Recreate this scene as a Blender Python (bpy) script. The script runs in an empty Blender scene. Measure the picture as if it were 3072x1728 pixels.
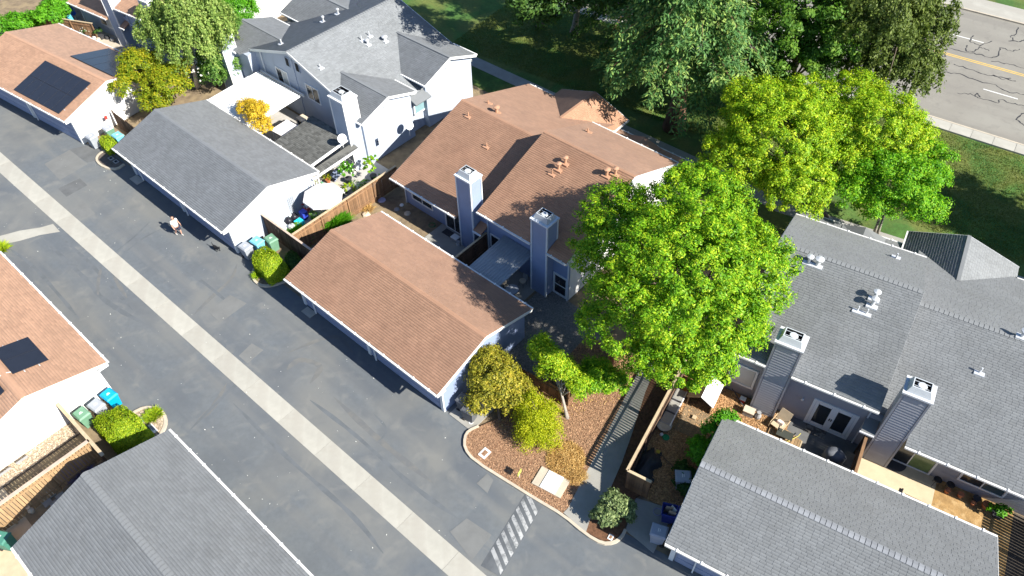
import bpy, bmesh, math, random
import numpy as np
from mathutils import Vector, Matrix
random.seed(7); RNG = np.random.default_rng(7)
D = bpy.data; SC = bpy.context.scene; COL = SC.collection

# ------------------------------------------------------------------ camera
F_PX, TH, RO, CH = 2230.56, math.radians(48.037), math.radians(1.4), 35.0
fwd = np.array([0, math.cos(TH), -math.sin(TH)]); rgt = np.array([1.0, 0, 0]); dwn = np.cross(fwd, rgt)
c_, s_ = math.cos(RO), math.sin(RO)
RC = np.array([c_*rgt + s_*dwn, -s_*rgt + c_*dwn, fwd]).T
cam = D.cameras.new('camera'); cam.sensor_width = 36; cam.lens = F_PX/3072*36; cam.clip_end = 3000
cam_o = D.objects.new('camera', cam); COL.objects.link(cam_o); SC.camera = cam_o
m4 = Matrix.Identity(4)
for i in range(3):
    m4[i][0], m4[i][1], m4[i][2] = RC[i][0], -RC[i][1], -RC[i][2]
m4[2][3] = CH
cam_o.matrix_world = m4

# ------------------------------------------------------------------ light
SUN_AZ, SUN_EL = math.radians(-36.7), math.radians(36.5)
sdir = Vector((math.cos(SUN_AZ)*math.cos(SUN_EL), math.sin(SUN_AZ)*math.cos(SUN_EL), math.sin(SUN_EL)))
W = D.worlds.new('World'); SC.world = W; W.use_nodes = True
wn = W.node_tree.nodes; wl = W.node_tree.links
sky = wn.new('ShaderNodeTexSky'); sky.sky_type = 'NISHITA'; sky.sun_disc = False
sky.sun_elevation = SUN_EL; sky.sun_rotation = math.pi/2 - SUN_AZ; sky.dust_density = 0.6; sky.ozone_density = 6.0
wn['Background'].inputs['Strength'].default_value = 0.075
wl.new(sky.outputs[0], wn['Background'].inputs[0])
sun = D.lights.new('sun', 'SUN'); sun.energy = 4.9; sun.angle = math.radians(0.5); sun.color = (1.0, 0.955, 0.87)
sun_o = D.objects.new('sun', sun); COL.objects.link(sun_o)
sun_o.rotation_euler = sdir.to_track_quat('Z', 'Y').to_euler(); sun_o.location = (60, -40, 60)
SC.view_settings.view_transform = 'Standard'; SC.view_settings.look = 'None'
SC.view_settings.exposure = 1.17; SC.view_settings.gamma = 1.0; SC.view_settings.use_curve_mapping = False
SC.cycles.max_bounces = 6; SC.cycles.transparent_max_bounces = 4

# ------------------------------------------------------------------ helpers: places
def P(x, y, z=0.0):                     # point of the place seen at photo position x,y at height z
    v = RC @ np.array([(x-1536)/F_PX, (y-864)/F_PX, 1.0]); t = (z-CH)/v[2]
    return np.array([v[0]*t, v[1]*t, z])
class Fr:
    def __init__(s, yaw): s.yaw = math.radians(yaw); s.c, s.s = math.cos(s.yaw), math.sin(s.yaw)
    def w(s, u, v): return (u*s.c - v*s.s, u*s.s + v*s.c)
    def q(s, x, y, z=0):
        p = P(x, y, z); return (p[0]*s.c + p[1]*s.s, -p[0]*s.s + p[1]*s.c)
WLD, L, R, U, S = Fr(0), Fr(-42), Fr(-31.4), Fr(-35), Fr(-36)

# ------------------------------------------------------------------ helpers: materials
MATS = {}
def mat(name, col, rough=0.85, var=0.15, scale=4.0, bump=0.0, bscale=60.0, island=0.0, spec=0.3, metal=0.0, obj=0.0, stains=None, detail=6, sheen=0.0, lap=0.0):
    if name in MATS: return MATS[name]
    m = D.materials.new(name); m.use_nodes = True; n = m.node_tree.nodes; l = m.node_tree.links
    b = n['Principled BSDF']; b.inputs['Roughness'].default_value = rough
    b.inputs['Specular IOR Level'].default_value = spec; b.inputs['Metallic'].default_value = metal
    if sheen: b.inputs['Sheen Weight'].default_value = sheen; b.inputs['Sheen Roughness'].default_value = 0.5
    tc = n.new('ShaderNodeTexCoord'); cur = None
    base = n.new('ShaderNodeRGB'); base.outputs[0].default_value = (*col, 1); cur = base.outputs[0]
    def hsv(val_socket, amt, cur):
        mr = n.new('ShaderNodeMapRange'); mr.inputs['To Min'].default_value = 1-amt; mr.inputs['To Max'].default_value = 1+amt
        l.new(val_socket, mr.inputs['Value'])
        h = n.new('ShaderNodeHueSaturation'); l.new(cur, h.inputs['Color']); l.new(mr.outputs[0], h.inputs['Value']); return h.outputs[0]
    if var:
        nz = n.new('ShaderNodeTexNoise'); nz.inputs['Scale'].default_value = scale; nz.inputs['Detail'].default_value = detail; nz.inputs['Roughness'].default_value = 0.65
        l.new(tc.outputs['Object'], nz.inputs['Vector'])
        mr = n.new('ShaderNodeMapRange'); mr.inputs['From Min'].default_value = 0.3; mr.inputs['From Max'].default_value = 0.7; l.new(nz.outputs['Fac'], mr.inputs['Value'])
        cur = hsv(mr.outputs[0], var, cur)
    if stains:
        for (sc, lo, hi, c2, amt, *ang) in stains:
            nz = n.new('ShaderNodeTexNoise'); nz.inputs['Scale'].default_value = sc; nz.inputs['Detail'].default_value = 5; nz.inputs['Distortion'].default_value = 0.1 if ang else 0.6
            if ang:                     # traffic wear drawn out along the lane
                m1 = n.new('ShaderNodeMapping'); m1.inputs['Rotation'].default_value = (0, 0, math.radians(ang[0])); m2_ = n.new('ShaderNodeMapping'); m2_.inputs['Scale'].default_value = (.05, 1, 1)
                l.new(tc.outputs['Object'], m1.inputs['Vector']); l.new(m1.outputs[0], m2_.inputs['Vector']); l.new(m2_.outputs[0], nz.inputs['Vector'])
            else: l.new(tc.outputs['Object'], nz.inputs['Vector'])
            mr = n.new('ShaderNodeMapRange'); mr.inputs['From Min'].default_value = lo; mr.inputs['From Max'].default_value = hi; mr.inputs['To Max'].default_value = amt
            l.new(nz.outputs['Fac'], mr.inputs['Value'])
            mx = n.new('ShaderNodeMixRGB'); l.new(mr.outputs[0], mx.inputs['Fac']); l.new(cur, mx.inputs['Color1']); mx.inputs['Color2'].default_value = (*c2, 1); cur = mx.outputs[0]
    if island:
        g = n.new('ShaderNodeNewGeometry'); cur = hsv(g.outputs['Random Per Island'], island, cur)
    if obj:
        oi = n.new('ShaderNodeObjectInfo'); cur = hsv(oi.outputs['Random'], obj, cur)
    l.new(cur, b.inputs['Base Color'])
    if bump:
        nz = n.new('ShaderNodeTexNoise'); nz.inputs['Scale'].default_value = bscale; nz.inputs['Detail'].default_value = 4; l.new(tc.outputs['Object'], nz.inputs['Vector'])
        bp = n.new('ShaderNodeBump'); bp.inputs['Strength'].default_value = bump; bp.inputs['Distance'].default_value = 0.03
        l.new(nz.outputs['Fac'], bp.inputs['Height']); l.new(bp.outputs[0], b.inputs['Normal'])
    if lap:
        wv_ = n.new('ShaderNodeTexWave'); wv_.bands_direction = 'Z'; wv_.wave_profile = 'SAW'; wv_.inputs['Scale'].default_value = .314/lap; l.new(tc.outputs['Object'], wv_.inputs['Vector'])
        bp = n.new('ShaderNodeBump'); bp.inputs['Strength'].default_value = .35; bp.inputs['Distance'].default_value = 0.03; l.new(wv_.outputs['Fac'], bp.inputs['Height']); l.new(bp.outputs[0], b.inputs['Normal'])
    MATS[name] = m; return m

def leafmat(name, c1, c2, c3=None, trans=0.35, zs=1.2):
    if name in MATS: return MATS[name]
    m = D.materials.new(name); m.use_nodes = True; n = m.node_tree.nodes; l = m.node_tree.links
    out = n['Material Output']; n.remove(n['Principled BSDF'])
    g = n.new('ShaderNodeNewGeometry'); tc = n.new('ShaderNodeTexCoord')
    nz = n.new('ShaderNodeTexNoise'); nz.inputs['Scale'].default_value = zs; nz.inputs['Detail'].default_value = 3; l.new(tc.outputs['Object'], nz.inputs['Vector'])
    ad = n.new('ShaderNodeMath'); ad.operation = 'ADD'; l.new(g.outputs['Random Per Island'], ad.inputs[0])
    m2 = n.new('ShaderNodeMath'); m2.operation = 'MULTIPLY'; m2.inputs[1].default_value = 1.3; l.new(nz.outputs['Fac'], m2.inputs[0]); l.new(m2.outputs[0], ad.inputs[1])
    hv = n.new('ShaderNodeMath'); hv.operation = 'MULTIPLY'; hv.inputs[1].default_value = 0.5; l.new(ad.outputs[0], hv.inputs[0])
    cr = n.new('ShaderNodeValToRGB'); e = cr.color_ramp.elements; e[0].position = 0.25; e[0].color = (*c1, 1); e[1].position = 0.85; e[1].color = (*(c3 or c2), 1)
    if c3: k = e.new(0.58); k.color = (*c2, 1)
    l.new(hv.outputs[0], cr.inputs[0])
    d = n.new('ShaderNodeBsdfDiffuse'); t = n.new('ShaderNodeBsdfTranslucent'); gl = n.new('ShaderNodeBsdfGlossy'); gl.inputs['Roughness'].default_value = 0.5; gl.inputs['Color'].default_value = (.6, .6, .6, 1)
    l.new(cr.outputs[0], d.inputs[0])
    hs = n.new('ShaderNodeHueSaturation'); hs.inputs['Value'].default_value = 1.15; hs.inputs['Saturation'].default_value = 1.1; l.new(cr.outputs[0], hs.inputs['Color']); l.new(hs.outputs[0], t.inputs[0])
    mx = n.new('ShaderNodeMixShader'); mx.inputs[0].default_value = trans; l.new(d.outputs[0], mx.inputs[1]); l.new(t.outputs[0], mx.inputs[2])
    mx2 = n.new('ShaderNodeMixShader'); mx2.inputs[0].default_value = 0.02; l.new(mx.outputs[0], mx2.inputs[1]); l.new(gl.outputs[0], mx2.inputs[2])
    l.new(mx2.outputs[0], out.inputs[0]); MATS[name] = m; return m

ASPH = mat('asphalt', (.124, .137, .147), .9, .09, 3.5, .35, 120, stains=[(.55, .48, .66, (.100, .111, .124), .8, 42), (.8, .50, .7, (.170, .171, .163), .65, 42), (.16, .44, .68, (.180, .179, .164), .85), (.33, .50, .70, (.100, .110, .121), .7), (.9, .56, .75, (.205, .203, .187), .55)])
ASPH2 = mat('asphalt_old', (.160, .163, .158), .9, .10, 1.2, .2, 90)
ROADM = mat('road_asphalt', (.235, .22, .188), .9, .08, .35, .2, 60, stains=[(.12, .45, .7, (.26, .25, .215), .7), (.45, .46, .64, (.195, .182, .158), .7, 36), (1.5, .55, .75, (.17, .16, .14), .5)])
CONC = mat('concrete', (.385, .37, .32), .85, .10, 1.0, .12, 70, obj=.05, stains=[(.7, .52, .72, (.32, .30, .255), .7), (.9, .48, .66, (.34, .32, .275), .7, 42)])
CONCD = mat('concrete_grey', (.30, .29, .26), .85, .12, 1.2, .12, 70, obj=.06)
KERB = mat('kerb_concrete', (.46, .40, .31), .85, .12, 2.0, .1, 60)
DIRT = mat('dirt', (.20, .15, .095), .95, .3, 1.5, .5, 30, stains=[(1.3, .45, .65, (.30, .23, .13), .7)])
LAWN = mat('lawn', (.062, .14, .028), .95, .35, .6, .8, 40, stains=[(.35, .42, .6, (.15, .16, .04), .8), (6, .45, .7, (.05, .085, .018), .6)])
MULCHM = mat('mulch', (.28, .165, .095), .95, .45, 7, .9, 25, stains=[(11, .5, .62, (.46, .27, .15), .7), (14, .5, .6, (.11, .04, .02), .7)])
CHIP = mat('mulch_chip', (.36, .215, .125), .9, .2, 3, island=.5)
CHIP2 = mat('bark_chip', (.42, .25, .12), .9, .2, 3, island=.5)
GRAV = mat('gravel_base', (.36, .27, .18), .95, .4, 6, .8, 30, stains=[(9, .5, .62, (.55, .45, .33), .7)])
STONE = mat('gravel_stone', (.45, .37, .27), .9, .1, 3, island=.45)
SH_BR = mat('shingle_brown', (.335, .190, .120), .95, .14, .5, .1, 80, island=.075, sheen=.06, stains=[(.45, .5, .72, (.24, .125, .078), .35)])
SH_BR2 = mat('shingle_brown_faded', (.42, .245, .155), .95, .12, .5, .1, 80, island=.11, sheen=.06, stains=[(.45, .5, .72, (.34, .19, .12), .35)])
SH_GR = mat('shingle_grey', (.172, .182, .190), .95, .12, .5, .1, 80, island=.10, sheen=.06, stains=[(.45, .5, .72, (.135, .145, .15), .35)])
SH_G2 = mat('shingle_pale_grey', (.178, .186, .190), .95, .13, .5, .1, 80, island=.075, sheen=.06, stains=[(.45, .5, .72, (.15, .152, .148), .35)])
CAPM = mat('ridge_cap_shingle', (.215, .225, .24), .95, .1, 2, obj=.12)
SH_DK = mat('shingle_dark', (.115, .115, .105), .95, .14, 1.2, .1, 80, island=.3)
W_WHITE = mat('wall_white', (.72, .71, .69), .8, .05, 1.0, .05, 40)
W_BLUE = mat('wall_pale_blue', (.24, .30, .45), .8, .06, .8, .0, 40, lap=.2, stains=[(.5, .5, .75, (.24, .25, .27), .3)])
W_GREY = mat('wall_grey', (.31, .315, .345), .8, .06, .8, .0, 40, lap=.2, stains=[(.5, .5, .75, (.24, .25, .27), .3)])
W_GH = mat('wall_light_grey', (.40, .445, .52), .8, .05, .8, .0, 40, lap=.2, stains=[(.5, .5, .75, (.24, .25, .27), .3)])
DOORM = mat('garage_door_paint', (.27, .31, .43), .7, .06, 2)
TRIM = mat('white_trim', (.76, .76, .74), .5, .05, 2)
GUT = mat('gutter_metal', (.66, .65, .62), .45, .08, 3)
METAL = mat('vent_metal', (.62, .63, .64), .4, .08, 5, metal=.3)
VBR = mat('vent_brown', (.42, .24, .15), .6, .1, 5)
FLUE = mat('flue_metal', (.46, .49, .51), .4, .08, 5)
DARK = mat('dark_void', (.02, .02, .022), .9, .1, 3)
BLACK = mat('black_plastic', (.02, .02, .022), .5, .2, 3)
GLASS = mat('window_glass', (.025, .03, .035), .12, .15, 2, spec=.6)
GLASSG = mat('window_glass_green', (.14, .20, .08), .15, .2, 2, spec=.6)
BLIND = mat('window_blind', (.46, .47, .45), .4, .06, 2, spec=.5)
SOLAR = mat('solar_glass', (.020, .023, .032), .22, .1, 2, spec=.55)
SOLF = mat('solar_frame', (.022, .025, .034), .4, .1, 3)
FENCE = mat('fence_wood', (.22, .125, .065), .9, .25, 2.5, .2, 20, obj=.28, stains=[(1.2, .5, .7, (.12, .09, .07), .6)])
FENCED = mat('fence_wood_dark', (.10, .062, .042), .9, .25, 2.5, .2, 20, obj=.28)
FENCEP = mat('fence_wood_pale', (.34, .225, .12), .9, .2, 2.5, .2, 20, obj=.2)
CAPW = mat('fence_cap', (.46, .36, .23), .85, .15, 3, .1, 20, obj=.08)
CAPP = mat('fence_cap_pink', (.50, .38, .30), .85, .15, 3, .1, 20)
LATT = mat('lattice_wood', (.42, .20, .09), .85, .15, 3, obj=.1)
BARK = mat('bark', (.13, .10, .075), .95, .3, 3, .8, 14)
BARKG = mat('bark_grey', (.30, .27, .23), .95, .3, 3, .8, 14)
BARKW = mat('bark_white', (.66, .64, .60), .9, .2, 4, .2, 14)
BARKR = mat('bark_red', (.16, .085, .055), .95, .3, 3, .9, 10)
PAINT = mat('road_paint_white', (.66, .66, .62), .7, .1, 3)
PAINTW = mat('worn_paint_white', (.36, .365, .36), .8, .1, 3, stains=[(1.6, .46, .62, (.15, .157, .16), .9), (9, .52, .62, (.15, .157, .16), .85)])
YEL = mat('road_paint_yellow', (.60, .40, .09), .7, .1, 3)
TAR = mat('tar_seal', (.035, .036, .040), .8, .1, 3)

# ------------------------------------------------------------------ helpers: meshes
class MB:
    def __init__(s): s.v = []; s.f = []
    def add(s, pts, faces):
        b = len(s.v); s.v += [tuple(map(float, p)) for p in pts]; s.f += [tuple(i+b for i in f) for f in faces]; return s
    def hexa(s, p): return s.add(p, [(3,2,1,0), (4,5,6,7), (0,1,5,4), (1,2,6,5), (2,3,7,6), (3,0,4,7)])
    def box(s, x0, x1, y0, y1, z0, z1):
        x0, x1 = sorted((x0, x1)); y0, y1 = sorted((y0, y1)); z0, z1 = sorted((z0, z1))
        return s.hexa([(x0,y0,z0),(x1,y0,z0),(x1,y1,z0),(x0,y1,z0),(x0,y0,z1),(x1,y0,z1),(x1,y1,z1),(x0,y1,z1)])
    def prism(s, pts, z0, z1):          # polygon outline, any plan
        n = len(pts); a = sum(pts[i][0]*pts[(i+1)%n][1]-pts[(i+1)%n][0]*pts[i][1] for i in range(n))
        if a < 0: pts = pts[::-1]
        return s.add([(x,y,z0) for x,y in pts]+[(x,y,z1) for x,y in pts], [tuple(range(n-1,-1,-1)), tuple(range(n,2*n))]+[(i,(i+1)%n,n+(i+1)%n,n+i) for i in range(n)])
    def extr(s, prof, axis, a, b):      # closed profile pushed along one axis ('u': prof = (v,z), 'v': prof = (u,z))
        n = len(prof)
        mk = (lambda p, k: (k, p[0], p[1])) if axis == 'u' else (lambda p, k: (p[0], k, p[1]))
        return s.add([mk(p, a) for p in prof]+[mk(p, b) for p in prof], [tuple(range(n-1,-1,-1)), tuple(range(n,2*n))]+[(i,(i+1)%n,n+(i+1)%n,n+i) for i in range(n)])
    def slab(s, q, t):                  # polygon in a plane, thickened downward by t
        q = [np.array(p, float) for p in q]; nrm = np.cross(q[1]-q[0], q[-1]-q[0]); nrm /= np.linalg.norm(nrm)
        if nrm[2] < 0: q = q[::-1]; nrm = -nrm
        n = len(q); return s.add([p-nrm*t for p in q]+q, [tuple(range(n-1,-1,-1)), tuple(range(n,2*n))]+[(i,(i+1)%n,n+(i+1)%n,n+i) for i in range(n)])
    def tube(s, path, r, n=6, cap=True):
        path = [np.array(p, float) for p in path]; rs = r if isinstance(r, (list, tuple)) else [r]*len(path); b = len(s.v)
        for i, p in enumerate(path):
            d = path[min(i+1, len(path)-1)]-path[max(i-1, 0)]; d /= (np.linalg.norm(d)+1e-9)
            a = np.cross(d, (0,0,1) if abs(d[2]) < .9 else (1,0,0)); a /= np.linalg.norm(a); c = np.cross(d, a)
            for k in range(n):
                t = 2*math.pi*k/n; s.v.append(tuple(p+rs[i]*(a*math.cos(t)+c*math.sin(t))))
        for i in range(len(path)-1):
            for k in range(n): s.f.append((b+i*n+k, b+i*n+(k+1)%n, b+(i+1)*n+(k+1)%n, b+(i+1)*n+k))
        if cap: s.f.append(tuple(b+k for k in range(n-1,-1,-1))); s.f.append(tuple(b+(len(path)-1)*n+k for k in range(n)))
        return s
    def lathe(s, c, prof, n=12):        # prof = [(r,z)...] about the vertical through c
        return s.tube([(c[0],c[1],c[2]+z) for r,z in prof], [max(r,1e-3) for r,z in prof], n)
    def bar(s, a, b, w, h):             # box beam from a to b
        a = np.array(a, float); b = np.array(b, float); d = b-a; d /= np.linalg.norm(d)
        x = np.cross(d, (0,0,1) if abs(d[2]) < .95 else (1,0,0)); x /= np.linalg.norm(x); y = np.cross(x, d)
        q = [(-w/2,-h/2),(w/2,-h/2),(w/2,h/2),(-w/2,h/2)]
        return s.hexa([a+x*i+y*j for i,j in q]+[b+x*i+y*j for i,j in q])
    def mesh(s, name, m, o=(0,0,0), smooth=False):
        me = D.meshes.new(name); me.from_pydata([(x-o[0],y-o[1],z-o[2]) for x,y,z in s.v], [], s.f); me.materials.append(m)
        if smooth: me.polygons.foreach_set('use_smooth', [True]*len(me.polygons))
        me.validate(); me.update(); return me

def tag(o, label, cat, group=None):
    o['label'] = label; o['category'] = cat
    if group: o['group'] = group
    return o
class Th:                               # a thing: an empty at its base that carries its parts
    def __init__(s, name, label, cat, fr, u, v, group=None, z=0.0):
        s.o = D.objects.new(name, None); COL.objects.link(s.o); s.fr = fr; s.org = (u, v, z)
        x, y = fr.w(u, v); s.o.location = (x, y, z); s.o.rotation_euler = (0, 0, fr.yaw); s.o.empty_display_size = .3
        tag(s.o, label, cat, group)
    def part(s, name, mb, m, parent=None, smooth=False, kind=None):
        o = D.objects.new(name, mb.mesh(name, m, s.org, smooth)); COL.objects.link(o); o.parent = parent or s.o
        if kind: o['kind'] = kind
        return o
    def inst(s, name, me, loc, rot=(0,0,0), parent=None):
        o = D.objects.new(name, me); COL.objects.link(o); o.parent = parent or s.o
        o.location = (loc[0]-s.org[0], loc[1]-s.org[1], loc[2]-s.org[2]); o.rotation_euler = rot; return o
def single(name, mb, m, label, cat, fr, u, v, group=None, smooth=False, z=0.0):   # a thing that is one mesh
    o = D.objects.new(name, mb.mesh(name, m, (u, v, z), smooth)); COL.objects.link(o)
    x, y = fr.w(u, v); o.location = (x, y, z); o.rotation_euler = (0, 0, fr.yaw); return tag(o, label, cat, group)
def struct(name, mb, m, smooth=False):
    o = D.objects.new(name, mb.mesh(name, m, (0,0,0), smooth)); COL.objects.link(o); o['kind'] = 'structure'; return o
def fast_mesh(name, verts, faces4, m):
    me = D.meshes.new(name); nv, nf = len(verts), len(faces4)
    me.vertices.add(nv); me.vertices.foreach_set('co', verts.astype(np.float32).ravel())
    me.loops.add(nf*4); me.loops.foreach_set('vertex_index', faces4.astype(np.int32).ravel())
    me.polygons.add(nf); me.polygons.foreach_set('loop_start', np.arange(0, nf*4, 4, dtype=np.int32))
    me.materials.append(m); me.update(calc_edges=True); return me
def pxpoly(pts, z=0): return [tuple(P(x, y, z)[:2]) for x, y in pts]

# ------------------------------------------------------------------ roofs
def shingles(T, poly, m, name='shingles', row=.14, tab=.30, parent=None):
    """courses of shingle tabs over a planar roof polygon; poly[0]->poly[1] runs along the eave"""
    p = [np.array(q, float) for q in poly]; a = p[1]-p[0]; a /= np.linalg.norm(a)
    nrm = np.cross(a, p[2]-p[0]); nrm /= np.linalg.norm(nrm)
    if nrm[2] < 0: nrm = -nrm
    b = np.cross(nrm, a)
    if np.dot(b, p[2]-p[0]) < 0: b = -b
    st = [(np.dot(q-p[0], a), np.dot(q-p[0], b)) for q in p]; tmax = max(t for _, t in st); n = len(st); quads = []
    k = 0
    while k*row < tmax-.02:
        t0 = k*row; t1 = min(t0+row*1.05, tmax); tm = min(t0+row*.5, tmax-.01); xs = []
        for i in range(n):
            (s0, y0), (s1, y1) = st[i], st[(i+1) % n]
            if (y0 <= tm) != (y1 <= tm): xs.append(s0+(tm-y0)/(y1-y0)*(s1-s0))
        xs.sort()
        for j in range(0, len(xs)-1, 2):
            x = xs[j]-random.uniform(.05, tab)
            while x < xs[j+1]:
                wd = tab*random.uniform(.8, 1.2); e = min(x+wd-.012, xs[j+1]); st0 = max(x, xs[j])
                if e-st0 > .03: quads.append((st0, e, t0, t1, random.uniform(.007, .013)))
                x += wd
        k += 1
    qd = np.array(quads); N = len(qd); V = np.zeros((N, 6, 3))
    def pt(s_, t_, h_): return p[0]+np.outer(s_, a)+np.outer(t_, b)+np.outer(h_, nrm)
    z3 = np.full(N, .004); V[:,0] = pt(qd[:,0], qd[:,2], qd[:,4]); V[:,1] = pt(qd[:,1], qd[:,2], qd[:,4]); V[:,2] = pt(qd[:,1], qd[:,3], z3); V[:,3] = pt(qd[:,0], qd[:,3], z3)
    z0 = np.full(N, .001); V[:,4] = pt(qd[:,0], qd[:,2], z0); V[:,5] = pt(qd[:,1], qd[:,2], z0)
    V -= np.array(T.org); base = np.arange(N)[:,None]*6
    flip = np.dot(np.cross(a, b), nrm) < 0
    f = np.concatenate([base+np.array([0,1,2,3]), base+np.array([4,5,1,0])]); f = f[:, ::-1] if flip else f
    o = D.objects.new(name, fast_mesh(name, V.reshape(-1, 3), f, m)); COL.objects.link(o); o.parent = parent or T.o; o['kind'] = 'stuff'; return o
def roof_plane(T, poly, m, th=.14, courses=True):
    o = T.part('roof_deck', MB().slab(poly, th), m)
    if courses: shingles(T, poly, m, parent=o)
    return o
CAPS = {}
def ridge_caps(T, a, b, m, pitch=.31, step=.24, parent=None, only=None):
    a = np.array(a, float); b = np.array(b, float); Lg = np.linalg.norm(b-a); d = (b-a)/Lg; key = (m.name, pitch)
    if key not in CAPS:
        w, h = .16, .02; mb = MB(); l = step*.9
        z = -w*pitch
        mb.add([(0,-w,z),(0,0,0),(0,w,z),(l,-w,z),(l,0,0),(l,w,z),(0,-w,z+h),(0,0,h),(0,w,z+h),(l,-w,z+h*.4),(l,0,h*.4),(l,w,z+h*.4)],
               [(6,9,10,7),(7,10,11,8),(0,6,7,1),(1,7,8,2),(0,3,9,6),(2,8,11,5),(3,4,10,9),(4,5,11,10)])
        CAPS[key] = mb.mesh('ridge_cap', m)
    ang = math.atan2(d[1], d[0]); n = int(Lg/step)
    for i in range(n):
        pnt = a+d*(i*step); T.inst('ridge_cap', CAPS[key], (pnt[0], pnt[1], pnt[2]+.025), (0, 0, ang+random.uniform(-.01, .01)), parent)
def gutter(T, a, b, m=None, straps=True):
    a = np.array(a, float); b = np.array(b, float); o = T.part('gutter', MB().bar(a, b, .11, .10), m or GUT)
    if straps:
        Lg = np.linalg.norm(b-a); n = max(2, int(Lg/1.15))
        if 'strap' not in CAPS: CAPS['strap'] = MB().box(-.04, .04, -.075, .075, .045, .085).mesh('gutter_strap', TRIM)
        for i in range(n): T.inst('gutter_strap', CAPS['strap'], a+(b-a)*(i+.5)/n, parent=o)
    return o
def window(T, face, a0, a1, z0, z1, k, panes=2, glass=None, fr=.09, out=-1, name='window', trim=None, label=None, vert=False):
    """face 'v': pane lies in plane v=k facing out*v, a = u range.  face 'u': plane u=k, a = v range"""
    mb = MB(); d0, d1 = k, k+out*.05
    def bx(x0, x1, zz0, zz1, e0, e1): return MB().box(x0, x1, e0, e1, zz0, zz1) if face == 'v' else MB().box(e0, e1, x0, x1, zz0, zz1)
    def put(m_, o): mb.add(o.v, o.f)
    for q in ((a0-fr, a0, z0-fr, z1+fr), (a1, a1+fr, z0-fr, z1+fr), (a0, a1, z1, z1+fr), (a0, a1, z0-fr, z0)): put(mb, bx(*q, d0-out*.02, d1))
    n = panes
    for i in range(1, n):
        if vert: zz = z0+(z1-z0)*i/n; put(mb, bx(a0, a1, zz-.025, zz+.025, d0-out*.02, d1-out*.01))
        else: x = a0+(a1-a0)*i/n; put(mb, bx(x-.025, x+.025, z0, z1, d0-out*.02, d1-out*.01))
    w = T.part(name, mb, trim or TRIM)
    if label: w['label'] = label
    gl = glass if isinstance(glass, list) else [glass or GLASS]*n
    for i in range(n):
        if vert: q = (a0+.002, a1-.002, z0+(z1-z0)*i/n+.027, z0+(z1-z0)*(i+1)/n-.027)
        else: q = (a0+(a1-a0)*i/n+.027, a0+(a1-a0)*(i+1)/n-.027, z0+.002, z1-.002)
        T.part('pane', bx(*q, d0-out*.02, d0+out*.018), gl[i], w)
    return w
def vent(T, p, m, r=.05, h=.45, cap=True, flash=True, parent=None):
    mb = MB().lathe((p[0], p[1], p[2]-.1), [(r, 0), (r, h+.1)], 8)
    if cap: mb.lathe((p[0], p[1], p[2]+h), [(r*2.1, -.02), (r*2.2, .06), (r*.6, .12)], 10)
    o = T.part('vent_pipe', mb, m, parent)
    if flash: T.part('flashing', MB().box(p[0]-.24, p[0]+.24, p[1]-.2, p[1]+.2, p[2]-.06, p[2]+.03) if not cap else MB().box(p[0]-.28, p[0]+.28, p[1]-.22, p[1]+.16, p[2]-.08, p[2]+.035), m, o)
    return o

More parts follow.
